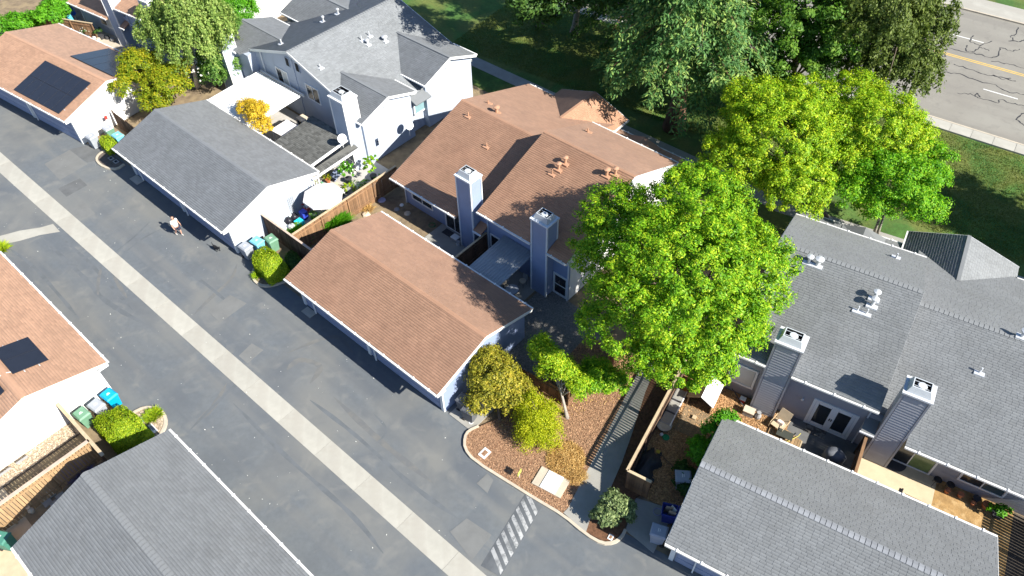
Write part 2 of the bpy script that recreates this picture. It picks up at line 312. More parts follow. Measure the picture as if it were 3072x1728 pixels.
# ------------------------------------------------------------------ buildings
def garage(name, label, fr, u0, u1, v0, v1, eave, top, roofm, wallm, doorside=-1, caps=None, over=.62, trimm=None):
    """gable roof with its ridge along u; doorside -1: doors face -v"""
    vc = (v0+v1)/2 if caps is None or 'vc' not in caps else caps['vc']
    T = Th(name, label, 'garage', fr, (u0+u1)/2, vc)
    pit = (top-eave)/(vc-v0); tr = trimm or TRIM
    wv0 = v0+(over if doorside < 0 else .35); wv1 = v1-(over if doorside > 0 else .35); a, b = u0+.28, u1-.28; dz = .17
    prof = [(wv0, 0), (wv1, 0), (wv1, eave+(v1-wv1)*pit-dz), (vc, top-dz), (wv0, eave+(wv0-v0)*pit-dz)]
    T.part('wall', MB().extr(prof, 'u', a, b), wallm)
    f = roof_plane(T, [(u0, v0, eave), (u1, v0, eave), (u1, vc, top), (u0, vc, top)], roofm)
    roof_plane(T, [(u1, v1, eave), (u0, v1, eave), (u0, vc, top-.002), (u1, vc, top-.002)], roofm)
    if caps: ridge_caps(T, (u0, vc, top), (u1, vc, top), caps['m'], pit, parent=f)
    else: T.part('ridge_strip', MB().slab([(u0, vc-.13, top-.13*pit+.03), (u1, vc-.13, top-.13*pit+.03), (u1, vc, top+.03), (u0, vc, top+.03)], .03).slab([(u0, vc+.13, top-.13*pit+.03), (u1, vc+.13, top-.13*pit+.03), (u1, vc+.004, top+.03), (u0, vc+.004, top+.03)], .03), roofm)
    for x, s in ((u0, -1), (u1, 1)):    # barge boards on the two gables
        for va, vb in ((v0, vc), (v1, vc)):
            T.part('barge_board', MB().bar((x-s*.005, va, eave-.115), (x-s*.005, vb, top-.115), .05, .20), tr)
        dv = v0 if doorside < 0 else v1; wv = wv0 if doorside < 0 else wv1
        T.part('eave_bracket', MB().bar((x-s*.03, dv, eave-.26), (x-s*.03, wv, eave-.26), .07, .10), tr)
    gutter(T, (u0, v0-.06, eave-.06), (u1, v0-.06, eave-.06)); gutter(T, (u0, v1+.06, eave-.06), (u1, v1+.06, eave-.06))
    fv = wv0 if doorside < 0 else wv1; s = doorside; n = 2; span = (b-a-.9)/n
    for i in range(n):
        x0 = a+.3+i*(span+.3); d = T.part('garage_door', MB().box(x0, x0+span, fv, fv+s*.03, .02, 2.08), DOORM)
        for k in range(4): T.part('door_panel', MB().box(x0+.08, x0+span-.08, fv+s*.03, fv+s*.055, .08+k*.5, .52+k*.5), DOORM, d)
    for x in (a+.12, (a+b)/2, b-.12): T.part('pilaster', MB().box(x-.11, x+.11, fv, fv+s*.09, 0, eave-.2), tr)
    for x in (u0+1.5, (u0+u1)/2+.6): T.part('downspout', MB().bar((x, (v0-.05 if s < 0 else v1+.05), eave-.1), (x, fv+s*.12, eave-.45), .07, .07).box(x-.035, x+.035, fv+s*.09, fv+s*.16, 0, eave-.42), tr)
    return T
def chimney(T, u0, u1, v0, v1, top, wallm, siding=False, trimm=None):
    tr = trimm or TRIM
    c = T.part('chimney', MB().box(u0, u1, v0, v1, 0, top), wallm)
    if siding:                          # lap boards on the face towards the alley
        me = MB().add([(0,0,0),(u1-u0-.16,0,0),(u1-u0-.16,0,.193),(0,0,.193),(0,-.042,0),(u1-u0-.16,-.042,0),(u1-u0-.16,-.004,.193),(0,-.004,.193)], [(4,5,6,7),(0,1,5,4),(3,7,6,2),(0,4,7,3),(1,2,6,5)]).mesh('siding_board', wallm)
        z = .1
        while z < top-.35: T.inst('siding_board', me, (u0+.08, v0-.002, z), (random.uniform(-.012, .012), 0, random.uniform(-.004, .004)), c); z += .195
    for (a, b) in ((u0, v0), (u1, v0), (u1, v1)): T.part('corner_board', MB().box(a-.045, a+.045, b-.045, b+.045, .02, top-.02), tr if not siding else wallm, c)
    T.part('chimney_cornice', MB().box(u0-.09, u1+.09, v0-.09, v1+.09, top, top+.10), tr, c)
    i = .05; j = .17; h = .36; z0 = top+.10; a0, a1, b0, b1 = u0-.0, u1+.0, v0-.0, v1+.0; mb = MB()
    lo = [(a0+i,b0+i),(a1-i,b0+i),(a1-i,b1-i),(a0+i,b1-i)]; hi = [(a0+j,b0+j),(a1-j,b0+j),(a1-j,b1-j),(a0+j,b1-j)]
    ih = [(a0+j+.05,b0+j+.05),(a1-j-.05,b0+j+.05),(a1-j-.05,b1-j-.05),(a0+j+.05,b1-j-.05)]
    mb.add([(*p, z0) for p in lo]+[(*p, z0+h) for p in hi]+[(*p, z0+h) for p in ih]+[(*p, z0+.05) for p in ih],
           [(0,1,5,4),(1,2,6,5),(2,3,7,6),(3,0,4,7),(4,5,9,8),(5,6,10,9),(6,7,11,10),(7,4,8,11),])
    T.part('shroud_shade', MB().add([(*p, z0+h-.003) for p in ih]+[(*p, z0+.05) for p in ih], [(0,1,5,4),(1,2,6,5),(2,3,7,6),(3,0,4,7)]), DARK, c)  # dark faces painted in as the shade of a deeper shaft
    T.part('chimney_shroud', mb, FLUE, c)
    T.part('shroud_shade_floor', MB().box(a0+j+.06, a1-j-.06, b0+j+.06, b1-j-.06, z0+.01, z0+.06), DARK, c)  # floor coloured dark to stand for the shade down the shaft
    cu, cv = (u0+u1)/2, (v0+v1)/2
    T.part('flue_cap', MB().lathe((cu, cv, z0+.06), [(.10,0),(.10,.16),(.20,.18),(.22,.22),(.19,.26)], 16), FLUE, c)
    for dv in (-.14, .14): T.part('shroud_bar', MB().bar((a0+j+.03, cv+dv, z0+h-.06), (a1-j-.03, cv+dv, z0+h-.06), .025, .03), FLUE, c)
    return c

def townhouse(name, label, fr, step, sg, dv, roofm, wallm, ventm, caps=False, siding=False, trimm=None, lowlen=7.35, ch=(-.1, 1.08, -6.1, -4.95), rk=-.6):
    """two units under offset gable roofs; s = sg*(u-step): s>0 the low unit, s<0 the high unit"""
    X = lambda s: step+sg*s
    T = Th(name, label, 'house', fr, step, 31.2+dv); tr = trimm or TRIM; hi = 7.6; vh = 30.6+dv; zH = 6.4; s0 = rk-.3
    eL, eH, vL, vH, vr = 2.65, 4.05, 23.9+dv, 24.1+dv, 31.2+dv
    pL = (5.05-eL)/(vr-vL); bL = 38.5+dv; ebL = 2.7; bH = 35.85+dv; ebH = 4.2; pH = (zH-eH)/(vh-vH)
    wv = 24.82+dv
    T.part('wall', MB().extr([(wv,0),(38.1+dv,0),(38.1+dv,ebL-.1),(vr,4.86),(wv,eL+(wv-vL)*pL-.18)], 'u', *sorted((X(s0), X(lowlen-.25)))), wallm)
    T.part('wall', MB().extr([(wv,0),(38.1+dv,0),(38.1+dv,2.4),(bH-.25,2.6),(bH-.25,ebH-.1),(vh,zH-.2),(wv+.003,eH+(wv-vH)*pH-.18)], 'u', *sorted((X(rk-.14), X(-hi+.25)))), wallm)
    def plane(pts, courses=True): return roof_plane(T, [(X(s), v, z) for s, v, z in pts], roofm, courses=courses)
    sc_ = max(ch[1]+.12, .1); vn = wv+.12; zn = eL+(vn-vL)*pL
    rl = plane([(sc_, vL, eL), (lowlen, vL, eL), (lowlen, vr, 5.05), (s0, vr, 5.05), (s0, vn, zn), (sc_, vn, zn)])
    plane([(s0, bL, ebL), (lowlen, bL, ebL), (lowlen, vr, 5.048), (s0, vr, 5.048)])
    c2, c3, v2 = ch[2]-.04, ch[3]+.04, 25.14+dv; z2 = eH+(v2-vH)*pH
    rh = plane([(-hi, vH, eH), (c2, vH, eH), (c2, v2, z2), (c3, v2, z2), (c3, vH, eH), (rk, vH, eH), (rk, vh, zH), (-hi, vh, zH)])
    plane([(-hi, bH, ebH), (rk, bH, ebH), (rk, vh, zH-.002), (-hi, vh, zH-.002)])
    for sa, sb, z, p, pr, vq in ((s0, lowlen, 5.05, pL, rl, vr), (-hi, rk, zH, pH, rh, vh)):
        if caps: ridge_caps(T, (min(X(sa), X(sb)), vq, z), (max(X(sa), X(sb)), vq, z), roofm, p, parent=pr)
        else: T.part('ridge_strip', MB().slab([(X(sa), vq-.12, z-.12*p+.03), (X(sb), vq-.12, z-.12*p+.03), (X(sb), vq, z+.03), (X(sa), vq, z+.03)], .03).slab([(X(sa), vq+.12, z-.12*p+.03), (X(sb), vq+.12, z-.12*p+.03), (X(sb), vq+.004, z+.03), (X(sa), vq+.004, z+.03)], .03), roofm, pr)
    # porch strip behind the high unit with its little gable
    plane([(-hi+.1, 38.55+dv, 2.4), (-1.0, 38.55+dv, 2.4), (-1.0, bH-.1, 3.05), (-hi+.1, bH-.1, 3.05)])
    plane([(-4.9, 37.2+dv, 2.77), (-4.9, 38.5+dv, 2.45), (-3.6, 38.2+dv, 3.02), (-3.6, 36.6+dv, 3.02)], False)
    plane([(-2.3, 37.2+dv, 2.77), (-2.3, 38.5+dv, 2.45), (-3.6, 38.2+dv, 3.018), (-3.6, 36.6+dv, 3.018)], False)
    # rear gable, its ridge along v
    gz = 3.68; a, b, m_ = -1.2, 5.0, 1.85; vf = 39.65+dv
    vi = vr+(5.05-gz)/((5.05-ebL)/(bL-vr)); ve = vr+(5.05-2.62)/((5.05-ebL)/(bL-vr))
    g1 = plane([(a, vf, 2.62), (a, bH+.15, 2.62), (m_, vi-.1, gz), (m_, vf, gz)]) if True else None
    plane([(b, vf, 2.62), (b, ve, 2.62), (m_, vi-.1, gz-.002), (m_, vf, gz-.002)])
    T.part('ridge_strip', MB().bar((X(m_), vi, gz+.012), (X(m_), vf, gz+.012), .2, .03), roofm, g1)
    T.part('wall', MB().extr([(X(a+.3), 0), (X(b-.3), 0), (X(b-.3), 2.5), (X(m_), gz-.2), (X(a+.3), 2.5)], 'v', bL-.5, vf-.3), wallm)
    T.part('barge_board', MB().bar((X(a), vf+.01, 2.52), (X(m_), vf+.01, gz-.1), .05, .18).bar((X(b), vf+.01, 2.52), (X(m_), vf+.01, gz-.1), .05, .18), tr)
    # boards and gutters
    for s, e, vv, z in ((lowlen, eL, vL, 5.05), (-hi, eH, vH, zH)):
        k = X(s); vk = vr if s > 0 else vh; T.part('barge_board', MB().bar((k, vv, e-.12), (k, vk, z-.12), .05, .2), tr)
        T.part('barge_board', MB().bar((k, vk, z-.12), (k, (bL if s > 0 else bH), (ebL if s > 0 else ebH)-.12), .05, .2), tr)
    T.part('barge_board', MB().bar((X(rk-.02), vH, eH-.12), (X(rk-.02), vh, zH-.12), .05, .2), tr)
    gutter(T, (X(sc_), vL-.06, eL-.06), (X(lowlen), vL-.06, eL-.06)); gutter(T, (X(-hi), vH-.06, eH-.06), (X(c2), vH-.06, eH-.06)); gutter(T, (X(c3), vH-.06, eH-.06), (X(rk), vH-.06, eH-.06))
    gutter(T, (X(-hi), bH+.06, ebH-.06), (X(rk), bH+.06, ebH-.06)); gutter(T, (X(-hi), 38.62+dv, 2.34), (X(-1.3), 38.62+dv, 2.34))
    gutter(T, (X(5.0), bL+.06, ebL-.06), (X(lowlen), bL+.06, ebL-.06)); gutter(T, (X(a-.06), vf, 2.56), (X(a-.06), bH+.3, 2.56), straps=False)
    chimney(T, *sorted((X(ch[0]), X(ch[1]))), 24.15+dv, 25.1+dv, 5.95, wallm, siding, tr)
    chimney(T, *sorted((X(ch[2]), X(ch[3]))), 24.15+dv, 25.1+dv, 5.95, wallm, siding, tr)
    for s in (rk-.2, lowlen-.3, -hi+.3): T.part('downspout', MB().box(X(s)-.035, X(s)+.035, wv-.09, wv-.02, 0, (eL if s > .5 else eH)-.1), tr)
    # little shed roof against the step
    T.part('shed_roof', MB().slab([(X(ch[0]-.05), wv-.75, 2.2), (X(ch[0]-.05), wv, 2.5), (X(ch[0]-.7), wv, 2.5), (X(ch[0]-.7), wv-.75, 2.2)], .1), roofm)
    T.part('gutter', MB().bar((X(ch[0]-.05), wv-.8, 2.14), (X(ch[0]-.75), wv-.8, 2.14), .09, .09), tr)
    k0 = X(-hi+.25); T.part('sun_white_gable', MB().extr([(wv+.05, .05), (38.0+dv, .05), (38.0+dv, 2.3), (bH-.3, 2.5), (bH-.3, ebH-.16), (vh, zH-.26), (wv+.05, eH+(wv-vH)*pH-.22)], 'u', *sorted((k0, k0-sg*.02))), W_WHITE)  # thin white skin, the sun's glare painted onto the end wall
    # round gable vent on the end wall of the high unit
    k = X(-hi+.25); out = -sg
    me = MB().tube([(k, vh, 5.45), (k+out*.06, vh, 5.45)], .30, 20); rv = T.part('round_vent', me, tr); T.part('louvre', MB().tube([(k+out*.06, vh, 5.45), (k+out*.07, vh, 5.45)], .23, 20), mat('louvre_grey', (.33, .36, .38), .6), rv)
    return T, X, dict(wv=wv, vL=vL, vH=vH, vr=vr, eL=eL, eH=eH, pL=pL, pH=pH, vh=vh, zH=zH)
def on_roof(fr, x, y, v0, z0, pit):     # photo position -> point of the roof plane z = z0 + pit*(v-v0)
    z = z0
    for _ in range(60):
        u, v = fr.q(x, y, z); z += .5*((z0+pit*(v-v0))-z)
    return u, v, z

# ================================================================== THE SETTING
def sheet(name, pts, z, m, depth=.05): return struct(name, MB().prism(pts, z-depth, z), m)
sheet('ground', [(-900,-600),(900,-600),(900,1500),(-900,1500)], -.016, DIRT, .5)
sheet('lawn', [L.w(-95,38.6), L.w(-17,38.6), R.w(-4,40.0), R.w(60,40.4), S.w(90,57.45), S.w(-120,57.45)], -.004, LAWN, .008)
alley = sheet('alley', [L.w(-60,2.3), L.w(-15,2.3), R.w(-11,4.5), R.w(50,4.5), R.w(50,15.72), R.w(-3.4,15.72), L.w(-9.5,13.9), L.w(-17.6,14.2), L.w(-17.6,17.4), L.w(-17.85,17.4), L.w(-17.85,14.2),
                        L.w(-53,14.2), L.w(-53.8,14.6), U.w(-54.3,20.2), U.w(-110,20.2), U.w(-110,6), L.w(-70,-4)], 0.0, ASPH)
sheet('ground_far_lane', [L.w(-75,-30), L.w(-14,-30), L.w(-14,-4.0), L.w(-75,-4.0)], -.006, mat('sand_concrete', (.50, .40, .27), .9, .1, 2, .1, 60), .008)
def strip(pts, w, m, name='tyre_mark', z=.0035):
    p = [np.array(P(x, y)[:2]) for x, y in pts]; q = []
    for i in range(len(p)-1):
        p0, p1, p2, p3 = p[max(i-1, 0)], p[i], p[i+1], p[min(i+2, len(p)-1)]
        for t in np.linspace(0, 1, 7, endpoint=False): q.append(.5*((2*p1)+(-p0+p2)*t+(2*p0-5*p1+4*p2-p3)*t*t+(-p0+3*p1-3*p2+p3)*t**3))
    q.append(p[-1]); vs, fs = [], []
    for i, c in enumerate(q):
        d = q[min(i+1, len(q)-1)]-q[max(i-1, 0)]; d = d/(np.linalg.norm(d)+1e-9); nn = np.array([-d[1], d[0]])*w*.5*min(1, (i+.4)/4, (len(q)-.6-i)/4)*random.uniform(.75, 1.2)
        vs += [(*(c+nn), z), (*(c-nn), z)]
    for i in range(len(q)-1): fs.append((2*i+1, 2*i+3, 2*i+2, 2*i))
    struct(name, MB().add(vs, fs), m)
ZS = .0008
RUB = mat('rubber_trace', (.106, .116, .124), .9, .08, 2, stains=[(1.2, .40, .6, (.126, .137, .146), .9)]); DUST = mat('dust_trace', (.148, .148, .140), .9, .08, 2, stains=[(1.5, .42, .6, (.122, .128, .132), .9)])
t5 = lambda *l: [(x/2.5156, 576+y/2.5156) for x, y in l]
for pts, w, m in ((t5((300,330),(640,650),(750,780),(900,890),(1100,1000)), .30, RUB), (t5((420,310),(640,500),(820,690),(1000,890)), .22, RUB), (t5((740,780),(742,680),(765,560)), .22, DUST), (t5((960,800),(905,715),(850,620)), .22, DUST), (t5((870,450),(1000,350),(1130,225)), .14, RUB), (t5((945,455),(1080,350),(1215,280)), .16, RUB),
                  (t5((1460,930),(1600,790),(1740,660),(1790,540)), .25, DUST), (t5((60,420),(250,560),(430,760),(600,960)), .22, RUB), (t5((1400,600),(1560,700),(1750,860)), .2, RUB), ([(930,1200),(1060,1300),(1230,1450),(1380,1560)], .22, RUB), ([(1000,1190),(1150,1330),(1300,1450)], .3, DUST), ([(700,1210),(860,1370),(1050,1540),(1150,1660)], .22, RUB), ([(1120,1240),(1160,1290),(1130,1330)], .12, RUB),
                  ([(860,1110),(900,1080),(960,1100),(930,1150)], .35, DUST), ([(860,1060),(1000,1010),(1060,1060)], .25, DUST), ([(590,1265),(640,1220),(680,1150)], .3, DUST), ([(560,1300),(680,1180),(760,1110)], .2, RUB)): strip(pts, w, m, z=(ZS := ZS+.0003))
# paler repairs in the asphalt
for k, pts in enumerate(([(133,492),(210,449),(262,492),(180,540)], [(207,449),(280,432),(330,470),(262,488)], [(174,566),(240,535),(262,556),(200,590)], [(205,630),(250,605),(285,640),(230,665)],
                         [(625,935),(690,885),(740,910),(660,968)], [(1350,1595),(1400,1555),(1475,1605),(1415,1680)], [(716,1068),(755,1030),(790,1050),(742,1090)],
                         [(1430,1450),(1462,1420),(1480,1440),(1462,1480)])):
    struct('asphalt_patch', MB().prism(pxpoly(pts), -.02, .0075+.0006*k), ASPH2 if k not in (1, 2) else mat('asphalt_dark', (.118, .122, .123), .9, .15, 1.5, .2, 90))
# concrete valley gutter in slabs
band = struct('concrete_gutter', MB().prism([L.w(-62,7.48), L.w(-8.7,7.78), L.w(-8.7,8.84), L.w(-62,8.52)], -.12, -.02), CONCD)
slab_me = {}
def slabs_along(parent, path, width, length, h0, h1, m, gap=.02, name='slab'):
    (x0, y0), (x1, y1) = path; Lg = math.hypot(x1-x0, y1-y0); n = max(1, round(Lg/length)); st = Lg/n; ang = math.atan2(y1-y0, x1-x0); key = (round(st, 3), width, h1, m.name)
    if key not in slab_me: slab_me[key] = MB().box(-st/2+gap/2, st/2-gap/2, -width/2, width/2, h0, h1).mesh(name, m)
    for i in range(n):
        t = (i+.5)/n; o = D.objects.new(name, slab_me[key]); COL.objects.link(o); o.location = (x0+(x1-x0)*t, y0+(y1-y0)*t, random.uniform(-.002, .002)); o.rotation_euler = (0, 0, ang); o.parent = parent
slabs_along(band, (L.w(-62,8.00), L.w(-8.7,8.31)), 1.16, 3.05, -.1, .012, CONC, .013)
slabs_along(band, (L.w(-85,10.4), L.w(-62,8.05)), 1.16, 3.05, -.1, .012, CONC, .013)
sw = struct('concrete_swale', MB().prism(pxpoly([(159,672),(180,695),(120,705),(60,722),(0,735),(-60,760),(-60,712),(0,708),(60,692),(120,683)]), -.02, .009), CONC)
# main street beyond the lawn
street = sheet('street', [S.w(-160,58.75), S.w(120,58.75), S.w(120,77.8), S.w(-160,77.8)], .0, ROADM)
sidewalk = struct('sidewalk', MB().prism([S.w(-160,57.452), S.w(120,57.452), S.w(120,58.6), S.w(-160,58.6)], -.2, .10), CONCD)
slabs_along(sidewalk, (S.w(-60,58.02), S.w(40,58.02)), 1.13, 1.55, -.05, .13, CONC, .025)
struct('kerb', MB().prism([S.w(-160,58.605), S.w(120,58.605), S.w(120,58.76), S.w(-160,58.76)], -.2, .132), KERB)
struct('kerb', MB().prism([S.w(-160,77.79), S.w(120,77.79), S.w(120,77.97), S.w(-160,77.97)], -.2, .132), KERB)
sw2 = struct('sidewalk', MB().prism([S.w(-160,77.975), S.w(120,77.975), S.w(120,80.6), S.w(-160,80.6)], -.2, .13), CONC)
sheet('verge', [S.w(-160,80.61), S.w(120,80.61), S.w(120,140), S.w(-160,140)], .1, LAWN, .2)
def mark(pts, m, name='road_marking', z=.005): return struct(name, MB().prism(pts, z-.01, z), m)
for v in (68.88, 69.14): mark([S.w(-160,v-.06), S.w(120,v-.06), S.w(120,v+.06), S.w(-160,v+.06)], YEL)
for v, u0 in ((65.06, .9), (72.66, -3.3)):
    for k in range(-9, 7): mark([S.w(u0+k*9.1, v-.06), S.w(u0+k*9.1+2.6, v-.06), S.w(u0+k*9.1+2.6, v+.06), S.w(u0+k*9.1, v+.06)], PAINT)
def crack(pts, w=.04, z=.009):
    q = []
    for i in range(len(pts)-1):
        (x0, y0), (x1, y1) = pts[i], pts[i+1]
        for t in np.linspace(0, 1, 5, endpoint=False): q.append((x0+(x1-x0)*t+random.uniform(-2.2, 2.2), y0+(y1-y0)*t+random.uniform(-2.2, 2.2)))
    q.append(pts[-1]); w3 = [P(x, y, 0)[:2] for x, y in q]; vs, fs = [], []
    for i, p in enumerate(w3):
        d = w3[min(i+1, len(w3)-1)]-w3[max(i-1, 0)]; d = d/(np.linalg.norm(d)+1e-9); nn = np.array([-d[1], d[0]])*w*random.uniform(.35, 1.7)
        vs += [(*(p+nn), z), (*(p-nn), z)]
    for i in range(len(w3)-1): fs.append((2*i+1, 2*i+3, 2*i+2, 2*i))
    struct('tar_crack', MB().add(vs, fs), TAR)
t4 = lambda *l: [(2304+x/2.5156, y/2.5156) for x, y in l]
for c in (t4((1330,545),(1450,560),(1600,620),(1720,645),(1800,690),(1932,715)), t4((1400,485),(1520,520),(1640,565),(1760,580),(1870,612)), t4((1700,570),(1780,600),(1835,590)), t4((1360,360),(1480,390),(1600,410),(1690,440),(1745,415),(1750,360),(1850,385),(1900,370)),
          t4((1550,270),(1520,310),(1600,345),(1690,310)), t4((1500,345),(1495,385),(1560,390),(1600,355),(1670,385)), t4((1690,460),(1800,480),(1932,515)), t4((1430,705),(1530,710),(1600,740),(1740,780),(1745,750),(1850,780),(1932,800)), t4((1560,725),(1580,700),(1605,735)),
          t4((1890,200),(1870,260),(1830,275),(1860,310)), t4((1810,310),(1900,315),(1932,300)), t4((1932,850),(1870,900),(1920,930),(1932,950)), t4((1050,660),(1040,710),(1100,690),(1130,725)), t4((1300,420),(1340,430),(1330,405)), t4((1350,290),(1420,330))): crack(c)

# foot path behind the houses, planting beds, patios, yards
fp = struct('footpath', MB().prism([L.w(-75,40.5), L.w(-16,40.9), R.w(-4,42.0), R.w(30,42.6), R.w(30,43.9), R.w(-4.4,43.3), L.w(-16.4,42.2), L.w(-75,41.7)], -.1, .012), CONCD)
bedpx = [(1432,1284),(1402,1300),(1396,1322),(1398,1345),(1425,1380),(1536,1450),(1610,1496),(1690,1541),(1703,1528),(1752,1432),(1795,1352),(1930,1085),(1760,1010),(1640,1140),(1560,1230)]
bed = struct('mulch_bed', MB().prism(pxpoly(bedpx), -.1, .09), MULCHM)
wk = [(1690,1541),(1703,1528),(1752,1432),(1795,1352),(1930,1085),(1985,1060),(1935,1180),(1890,1320),(1865,1390),(1830,1470),(1800,1510),(1775,1545),(1757,1600)]
walk = struct('walkway', MB().prism(pxpoly(wk), -.1, .11), CONCD)
struct('mulch_bed', MB().prism(pxpoly([(1757,1598),(1775,1545),(1800,1510),(1830,1470),(1865,1390),(1890,1320),(1935,1180),(1985,1060),(2040,1100),(1905,1420),(1960,1460),(1900,1500),(1870,1592),(1845,1622),(1808,1624)]), -.1, .085), mat('mulch_dark', (.13, .065, .035), .95, .45, 7, .9, 25))
def kerb_line(pts, w=.16, h=.125, name='kerb', z0=-.05):
    p = [np.array(P(x, y, .1)[:2]) for x, y in pts]
    d = [p[0]]
    for i in range(len(p)-1):           # smooth the corners a little
        a, b = p[i], p[i+1]; d += [a+(b-a)*.25, a+(b-a)*.75]
    d.append(p[-1]); p = d; vs, fs = [], []
    for i, q in enumerate(p):
        t = p[min(i+1, len(p)-1)]-p[max(i-1, 0)]; t = t/np.linalg.norm(t); nn = np.array([-t[1], t[0]])*w/2
        vs += [(*(q+nn), z0), (*(q+nn*.9), h), (*(q-nn*.9), h), (*(q-nn), z0)]
    for i in range(len(p)-1):
        a, b = 4*i, 4*i+4
        for k in range(3): fs.append((a+k, b+k, b+k+1, a+k+1))
    fs += [(0,1,2,3), tuple(4*(len(p)-1)+k for k in (3,2,1,0))]
    return struct(name, MB().add(vs, fs), KERB)
kerb_line([(1436,1278),(1405,1292),(1394,1312),(1394,1345),(1422,1381),(1536,1452),(1610,1498),(1690,1545),(1757,1602),(1806,1630),(1842,1628),(1866,1610),(1876,1588)])
struct('bin_pad', MB().prism(pxpoly([(1908,1495),(1990,1520),(2010,1560),(1960,1660),(1876,1590)]), -.1, .05), CONCD)
struct('bin_pad', MB().prism([L.w(-17.58,14.1), L.w(-15.9,14.1), L.w(-15.9,16.5), L.w(-17.58,16.5)], -.1, .05), CONCD)
# island planters at garage ends
def island(pts, m=GRAV, h=.09): 
    struct('planter_bed', MB().prism(pxpoly(pts), -.1, h), m); kerb_line(pts, .18, .13)
island([(385,1262),(395,1240),(430,1222),(468,1222),(492,1240),(498,1265),(490,1290),(465,1325)], GRAV)
island([(318,450),(296,462),(288,478),(300,494),(325,505),(352,506),(372,492)], mat('planter_dark', (.12, .10, .085), .95, .3, 5, .6, 25))
island([(762,805),(757,830),(768,848),(790,858),(820,855),(855,842)], mat('planter_soil', (.17, .13, .09), .95, .4, 5, .6, 25))
# yards
def Lq(u0, u1, v0, v1, fr=L): return [fr.w(u0, v0), fr.w(u1, v0), fr.w(u1, v1), fr.w(u0, v1)]
struct('patio', MB().prism(Lq(-51,-34.2,16.6,26.4), -.1, .03), mat('patio_pale', (.42, .40, .37), .85, .12, 1.5))
struct('patio', MB().prism(Lq(-28.6,-24.6,21.3,24.8), -.1, .035), CONCD)
struct('patio', MB().prism(Lq(-24.3,-19.8,21.3,24.8), -.1, .035), CONCD)
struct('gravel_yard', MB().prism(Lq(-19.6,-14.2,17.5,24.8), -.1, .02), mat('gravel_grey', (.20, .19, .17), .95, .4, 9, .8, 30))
struct('bark_yard', MB().prism(Lq(-4.5,1.6,17.9,26.2,R), -.1, .06), mat('bark_bed', (.36, .20, .09), .95, .4, 9, .9, 25, stains=[(12, .5, .6, (.20, .10, .05), .7), (9, .52, .6, (.55, .36, .18), .6)]))
struct('patio', MB().prism(Lq(1.6,5.15,21.5,26.3,R), -.1, .03), mat('patio_dark', (.13, .13, .13), .9, .2, 2))
pt = struct('patio', MB().prism(Lq(5.2,9.05,22.2,26.3,R), -.1, .035), mat('patio_sand', (.52, .43, .29), .9, .1, 1.2, .1, 60))
struct('dirt_yard', MB().prism(Lq(9.06,12.6,22.2,26.3,R), -.1, .02), mat('dirt_golden', (.34, .21, .085), .95, .3, 2.2, .6, 25, stains=[(2.5, .5, .65, (.48, .33, .16), .7)]))
struct('gravel_yard', MB().prism(Lq(-34,-32.1,-12,.2), -.1, .03), GRAV)
struct('side_yard', MB().prism(Lq(11.0,15,13.8,26.2,R), -.1, .012), mat('shade_dark_soil', (.085, .07, .055), .95, .3, 3, .5, 25))  # soil colour darkened to paint in the fence shadow
struct('patio', MB().prism(U.w and [U.w(-72,28.3), U.w(-58,28.3), U.w(-58,31.8), U.w(-72,31.8)], -.1, .02), mat('patio_tan', (.46, .40, .32), .85, .1, 1.2))

# ================================================================== BUILDINGS
GGc = garage('garage', 'long grey shingled garage with blown-white gable end left of the umbrella patio', L, -50.25, -36.75, 13.43, 21.2, 2.58, 3.78, SH_GR, W_GH)
BGc = garage('garage', 'long brown shingled garage in the middle of the picture', L, -30.42, -17.58, 13.5, 21.2, 2.58, 3.75, SH_BR, W_BLUE)
UBc = garage('garage', 'brown garage at upper left carrying two big solar arrays', U, -67.7, -54.1, 19.5, 28.0, 2.58, 3.76, SH_BR2, W_WHITE)
LBc = garage('garage', 'brown roofed garage cut by the left edge beside three wheelie bins', L, -46.0, -32.85, -4.7, 3.35, 2.55, 3.75, SH_BR2, W_WHITE, doorside=1)
BLc = garage('garage', 'large grey garage roof cut by the bottom edge at lower left', L, -26.45, -13.0, -4.75, 3.2, 2.6, 3.8, SH_G2, W_GREY, doorside=1, caps={'m': SH_G2})
RGc = garage('garage', 'grey shingled garage at lower right in front of two sided chimneys', R, -1.48, 11.2, 15.05, 22.65, 2.58, 3.78, SH_G2, W_GREY, caps={'m': CAPM})

BH, bx, bi = townhouse('house', 'brown shingled house with blue walls and two tall chimneys behind the brown garage', L, -25.05, -1, 0, SH_BR, W_BLUE, VBR, trimm=mat('trim_blue_white', (.62, .66, .70), .5, .05, 2))
RH, rx, ri = townhouse('house', 'grey shingled house at right with two lap-sided chimneys', R, 5.1, 1, 1.45, SH_G2, W_GREY, METAL, caps=True, siding=True, trimm=mat('trim_grey_white', (.55, .56, .58), .5, .05, 2), lowlen=9.5, ch=(.33, 1.5, -5.65, -4.4), rk=-.1)
TH_, tx, ti = townhouse('house', 'brown roofed house cut by the top left edge behind the solar garage', U, -63.4, -1, 6.85, SH_BR2, W_GH, VBR)

